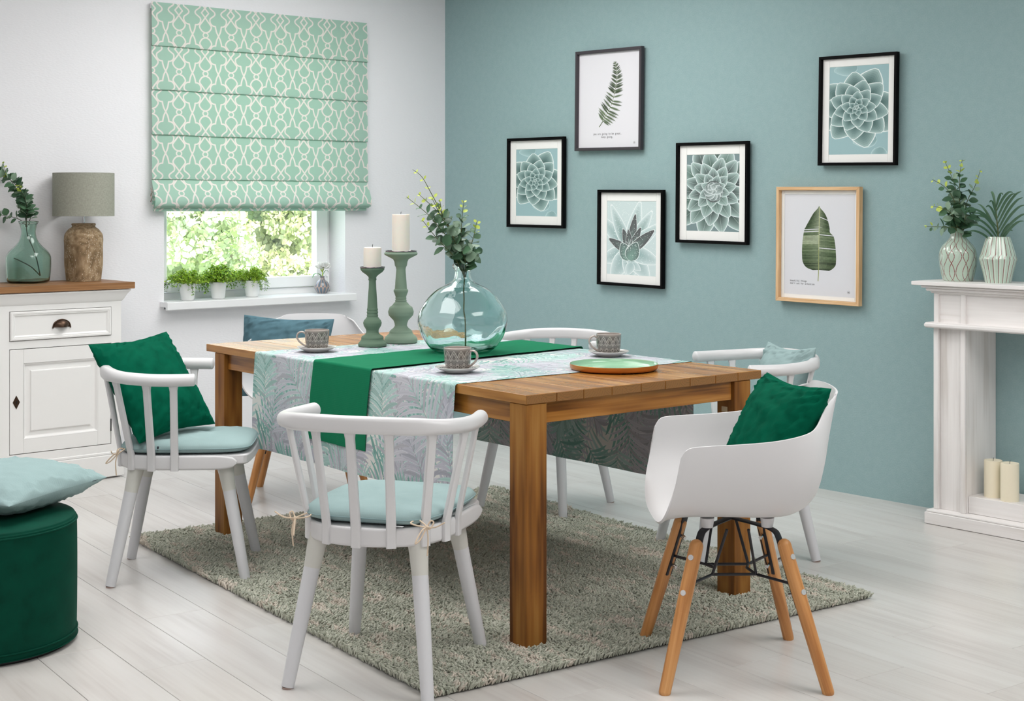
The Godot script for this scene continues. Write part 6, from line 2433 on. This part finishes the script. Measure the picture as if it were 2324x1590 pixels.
func fern_print() -> ImageTexture:
	var w := 832
	var h := 1200
	var im := Image.create_empty(w, h, false, Image.FORMAT_RGB8)
	im.fill(srgb(226, 225, 230))
	var r := RandomNumberGenerator.new()
	r.seed = 19
	var spine: PackedVector2Array = spline2(pv([284, 938, 330, 870, 380, 789, 450, 649, 490, 490, 515, 331, 505, 200, 480, 126]), 10)
	var n := 44
	for q in n:
		var f := 0.16 + 0.83 * q / float(n - 1)
		var i := int(f * (spine.size() - 1))
		var p := spine[i]
		var d := (spine[mini(i + 1, spine.size() - 1)] - spine[maxi(i - 1, 0)]).normalized()
		var ll := 190.0 * pow(1.0 - f, 0.75) * minf(1.0, 0.55 + (f - 0.16) * 3.0) + 10.0
		for sd: int in [-1, 1]:
			var dir := d.rotated(sd * lerpf(1.35, 0.9, f) + r.randf_range(-0.08, 0.08))
			if sd > 0 and f < 0.5:
				dir = d.rotated(sd * lerpf(1.75, 1.1, f))
			var tone := srgb(110, 132, 94).lerp(srgb(52, 62, 46), clampf(r.randf() * 0.6 + f * 0.5, 0, 1))
			if q % 2 == 0 or f > 0.55:
				var m_ := 9
				for k in range(1, m_):
					var g := float(k) / m_
					var c := p + dir * ll * g
					var tl := ll * 0.17 * sin(PI * (0.25 + 0.7 * g))
					for s2: int in [-1, 1]:
						var e := c + dir.rotated(s2 * 0.85) * tl * 1.2
						var sn := dir * tl * 0.36
						poly(im, PackedVector2Array([c - sn, c + sn, e]), tone.lerp(srgb(40, 50, 38), g * 0.6))
				poly(im, PackedVector2Array([p - d * ll * 0.045, p + dir * ll * 0.5 - d * ll * 0.05, p + dir * ll * 1.08, p + dir * ll * 0.5 + d * ll * 0.05, p + d * ll * 0.045]), tone)
	stroke(im, spine, 5, srgb(104, 122, 80))
	stroke(im, spine.slice(0, 12), 9, srgb(78, 92, 62))
	im.resize(w / 2, h / 2, Image.INTERPOLATE_LANCZOS)
	return tex(im)

func banana_print() -> ImageTexture:
	var w := 860
	var h := 1180
	var im := Image.create_empty(w, h, false, Image.FORMAT_RGB8)
	im.fill(srgb(221, 222, 227))
	var r := RandomNumberGenerator.new()
	r.seed = 29
	# outline half widths down the leaf, left and right, with torn gaps
	var lft := spline2(pv([8, 160, 60, 200, 130, 330, 172, 420, 192, 520, 204, 640, 206, 760, 196, 860, 150, 930, 60, 962, 0, 962]), 8)
	var rgt := spline2(pv([8, 160, 50, 185, 96, 270, 128, 400, 132, 470, 176, 520, 196, 620, 206, 740, 208, 830, 196, 900, 130, 958, 40, 974, 0, 974]), 8)
	var cx := 427.0
	for k in lft.size():
		lft[k].y = 149.0 + (lft[k].y - 160.0) * 0.918
	for k in rgt.size():
		rgt[k].y = 149.0 + (rgt[k].y - 160.0) * 0.918
	for sd: int in [-1, 1]:
		var ed := lft if sd < 0 else rgt
		var bands := 56
		for q in bands:
			var y0 := lerpf(156, 880, q / float(bands))
			var y1 := lerpf(156, 880, (q + 1.25) / bands)
			var wl := [0.0, 0.0]
			for k in 2:
				var yy := y0 if k == 0 else y1
				for i in ed.size() - 1:
					if ed[i].y <= yy and ed[i + 1].y >= yy:
						wl[k] = lerpf(ed[i].x, ed[i + 1].x, (yy - ed[i].y) / maxf(1e-4, ed[i + 1].y - ed[i].y))
						break
			var gap := (sd < 0 and (q == 19 or q == 21)) or (sd > 0 and (q == 9 or q == 24 or q == 36))
			if gap:
				continue
			var rise := 70.0 * (1.0 - q / float(bands)) * (0.6 if q < 18 else 0.16) + 6.0
			var base := srgb(120, 138, 104).lerp(srgb(66, 84, 58), r.randf())
			if q < 18:
				base = srgb(60, 76, 54).lerp(srgb(96, 114, 82), r.randf() * 0.7)
			if q > 24 and q < 33 and sd < 0:
				base = base.lerp(srgb(206, 214, 186), 0.6)
			if q > 47:
				base = srgb(52, 66, 46).lerp(srgb(110, 128, 92), r.randf() * 0.6)
			for s in 8:
				var f0 := s / 8.0
				var f1 := (s + 1.04) / 8.0
				var cc := base.lerp(srgb(206, 214, 188), clampf(0.55 - f0 * 0.75, 0, 1) * (0.9 if q < 22 else 0.5)).darkened(0.12 * r.randf())
				poly(im, PackedVector2Array([Vector2(cx + sd * wl[0] * f0, y0 + rise * f0 - rise * 0.5), Vector2(cx + sd * wl[0] * f1, y0 + rise * f1 - rise * 0.5), Vector2(cx + sd * wl[1] * f1, y1 + rise * f1 - rise * 0.5), Vector2(cx + sd * wl[1] * f0, y1 + rise * f0 - rise * 0.5)]), cc)
	stroke(im, pv([cx + 8, 152, cx + 2, 400, cx, 650, cx - 2, 930, cx - 6, 1010]), 9, srgb(188, 194, 150))
	stroke(im, pv([cx - 2, 650, cx - 4, 930, cx - 8, 1012]), 7, srgb(140, 150, 96))
	im.resize(w / 2, h / 2, Image.INTERPOLATE_LANCZOS)
	return tex(im)

func lettering(called: String, words: String, at: Vector3, h: float, parent: Node, mt: Material, mid: bool) -> void:
	var tm := TextMesh.new()
	var f := SystemFont.new()
	f.font_names = PackedStringArray(["Droid Sans Mono"])
	tm.font = f
	tm.text = words
	tm.font_size = 32
	tm.pixel_size = h / 32.0
	tm.depth = 0.0004
	tm.horizontal_alignment = HORIZONTAL_ALIGNMENT_CENTER if mid else HORIZONTAL_ALIGNMENT_LEFT
	var o := inst(called, tm, mt, parent)
	o.position = at

func picture(label: String, cx: float, cy: float, w: float, h: float, roll: float, fw: float, frame_mat: Material, art: Texture2D, mat_w: float, depth := 0.024) -> Node3D:
	var t := thing("framed_picture", label, "picture", Vector3(cx, cy, 0.008), 0.0, "framed botanical pictures on the teal wall")
	t.rotation.z = roll
	var b := MB.new()
	# mitred mouldings
	for s in 4:
		var lw := w if s % 2 == 0 else h
		var oh := (h if s % 2 == 0 else w) * 0.5
		b.xf = Transform3D(Basis(Vector3.BACK, s * PI / 2), Vector3(0, 0, depth * 0.5 + 0.004))
		b.uo = Vector2(s * 0.3, s * 0.13)
		b.prism(PackedVector2Array([Vector2(-lw * 0.5, -oh), Vector2(lw * 0.5, -oh), Vector2(lw * 0.5 - fw, -oh + fw), Vector2(-lw * 0.5 + fw, -oh + fw)]), depth, 0.0012)
	obj("frame", b, frame_mat, t)
	b = MB.new()
	var bz := 0.010
	b.box(Vector3(w - 2 * fw + 0.002, h - 2 * fw + 0.002, 0.004), Vector3(0, 0, bz - 0.002), 0.0)
	var mount := obj("mount_board", b, m.board if mat_w > 0.0 else m.paper, t)
	var aw := w - 2 * fw - 2 * mat_w
	var ah := h - 2 * fw - 2 * mat_w
	b = MB.new()
	var z := bz + 0.0006
	var rows := [PackedVector3Array([Vector3(-aw * 0.5, ah * 0.5, z), Vector3(aw * 0.5, ah * 0.5, z)]), PackedVector3Array([Vector3(-aw * 0.5, -ah * 0.5, z), Vector3(aw * 0.5, -ah * 0.5, z)])]
	b.grid(rows, false, false, false, [PackedVector2Array([Vector2(0, 0), Vector2(1, 0)]), PackedVector2Array([Vector2(0, 1), Vector2(1, 1)])], true)
	obj("print", b, mat(Color.WHITE, 0.6, {"tex": art, "spec": 0.3}), t)
	if mat_w > 0.0:
		# bevelled window of the mount
		b = MB.new()
		for s: int in [-1, 1]:
			b.box(Vector3(mat_w - 0.001, h - 2 * fw, 0.002), Vector3(s * (aw * 0.5 + mat_w * 0.5), 0, bz + 0.0012), 0.0006)
			b.box(Vector3(aw, mat_w - 0.001, 0.002), Vector3(0, s * (ah * 0.5 + mat_w * 0.5), bz + 0.0012), 0.0006)
		obj("mount_window", b, m.board, t)
	return t

func pictures() -> void:
	m.board = mat(srgb(243, 243, 240), 0.8)
	m.paper = mat(srgb(222, 222, 228), 0.8)
	var black := mat(srgb(8, 8, 9), 0.6, {"spec": 0.2})
	var graph := mat(srgb(58, 52, 58), 0.45)
	var ink := mat(srgb(50, 50, 52), 0.8)
	var ro := rosette(0)
	picture("black framed rosette succulent picture hanging leftmost, lower left of the fern picture", 0.841, 1.4384, 0.472, 0.506, -0.007, 0.0155, black, ro, 0.049)
	picture("black framed rosette succulent picture hanging highest on the right, above the oak framed leaf", 2.993, 1.7425, 0.418, 0.5005, -0.016, 0.0135, black, ro, 0.037)
	picture("black framed picture of a pale succulent with outlined pointed leaves, in the middle", 2.134, 1.3735, 0.463, 0.5035, -0.009, 0.0145, black, rosette(1), 0.047)
	picture("black framed picture of a spotted aloe, hanging lowest among the black frames", 1.576, 1.1395, 0.474, 0.5065, -0.009, 0.0145, black, rosette(2), 0.045)
	var f := picture("dark grey framed print of a single fern frond with small typed words", 1.4156, 1.8729, 0.494, 0.539, -0.014, 0.016, graph, fern_print(), 0.0)
	lettering("caption", "you are going to be great.", Vector3(-0.012, 0.2535 - 0.507 * 0.857, 0.0108), 0.0136, f, ink, true)
	lettering("caption", "keep going.", Vector3(-0.012, 0.2535 - 0.507 * 0.889, 0.0108), 0.0136, f, ink, true)
	stamp(f, Vector3(0.187, 0.2535 - 0.507 * 0.954, 0.0108), ink)
	var g := picture("light oak framed print of one large torn banana leaf with small typed words", 2.777, 1.1290, 0.468, 0.5385, -0.008, 0.0165, m.oak, banana_print(), 0.019, 0.028)
	lettering("caption", "beautiful things", Vector3(-0.165, 0.2335 - 0.467 * 0.866, 0.0108), 0.0102, g, ink, false)
	lettering("caption", "don't ask for attention", Vector3(-0.165, 0.2335 - 0.467 * 0.893, 0.0108), 0.0102, g, ink, false)
	stamp(g, Vector3(0.165, 0.2335 - 0.467 * 0.952, 0.0108), ink)

func stamp(t: Node3D, at: Vector3, mt: Material) -> void:
	var b := MB.new()
	var q := PackedVector3Array()
	for j in 24:
		q.append(at + Vector3(cos(TAU * j / 24) * 0.0065, sin(TAU * j / 24) * 0.006, 0))
	b.tube(q, 0.0004, 4, 0, true, Vector3.BACK)
	for x: float in [-0.003, -0.001, 0.001, 0.003]:
		b.box(Vector3(0.0008, 0.004, 0.0004), at + Vector3(x, 0, 0), 0.0)
	b.box(Vector3(0.005, 0.0008, 0.0004), at, 0.0)
	obj("stamp_mark", b, mt, t)
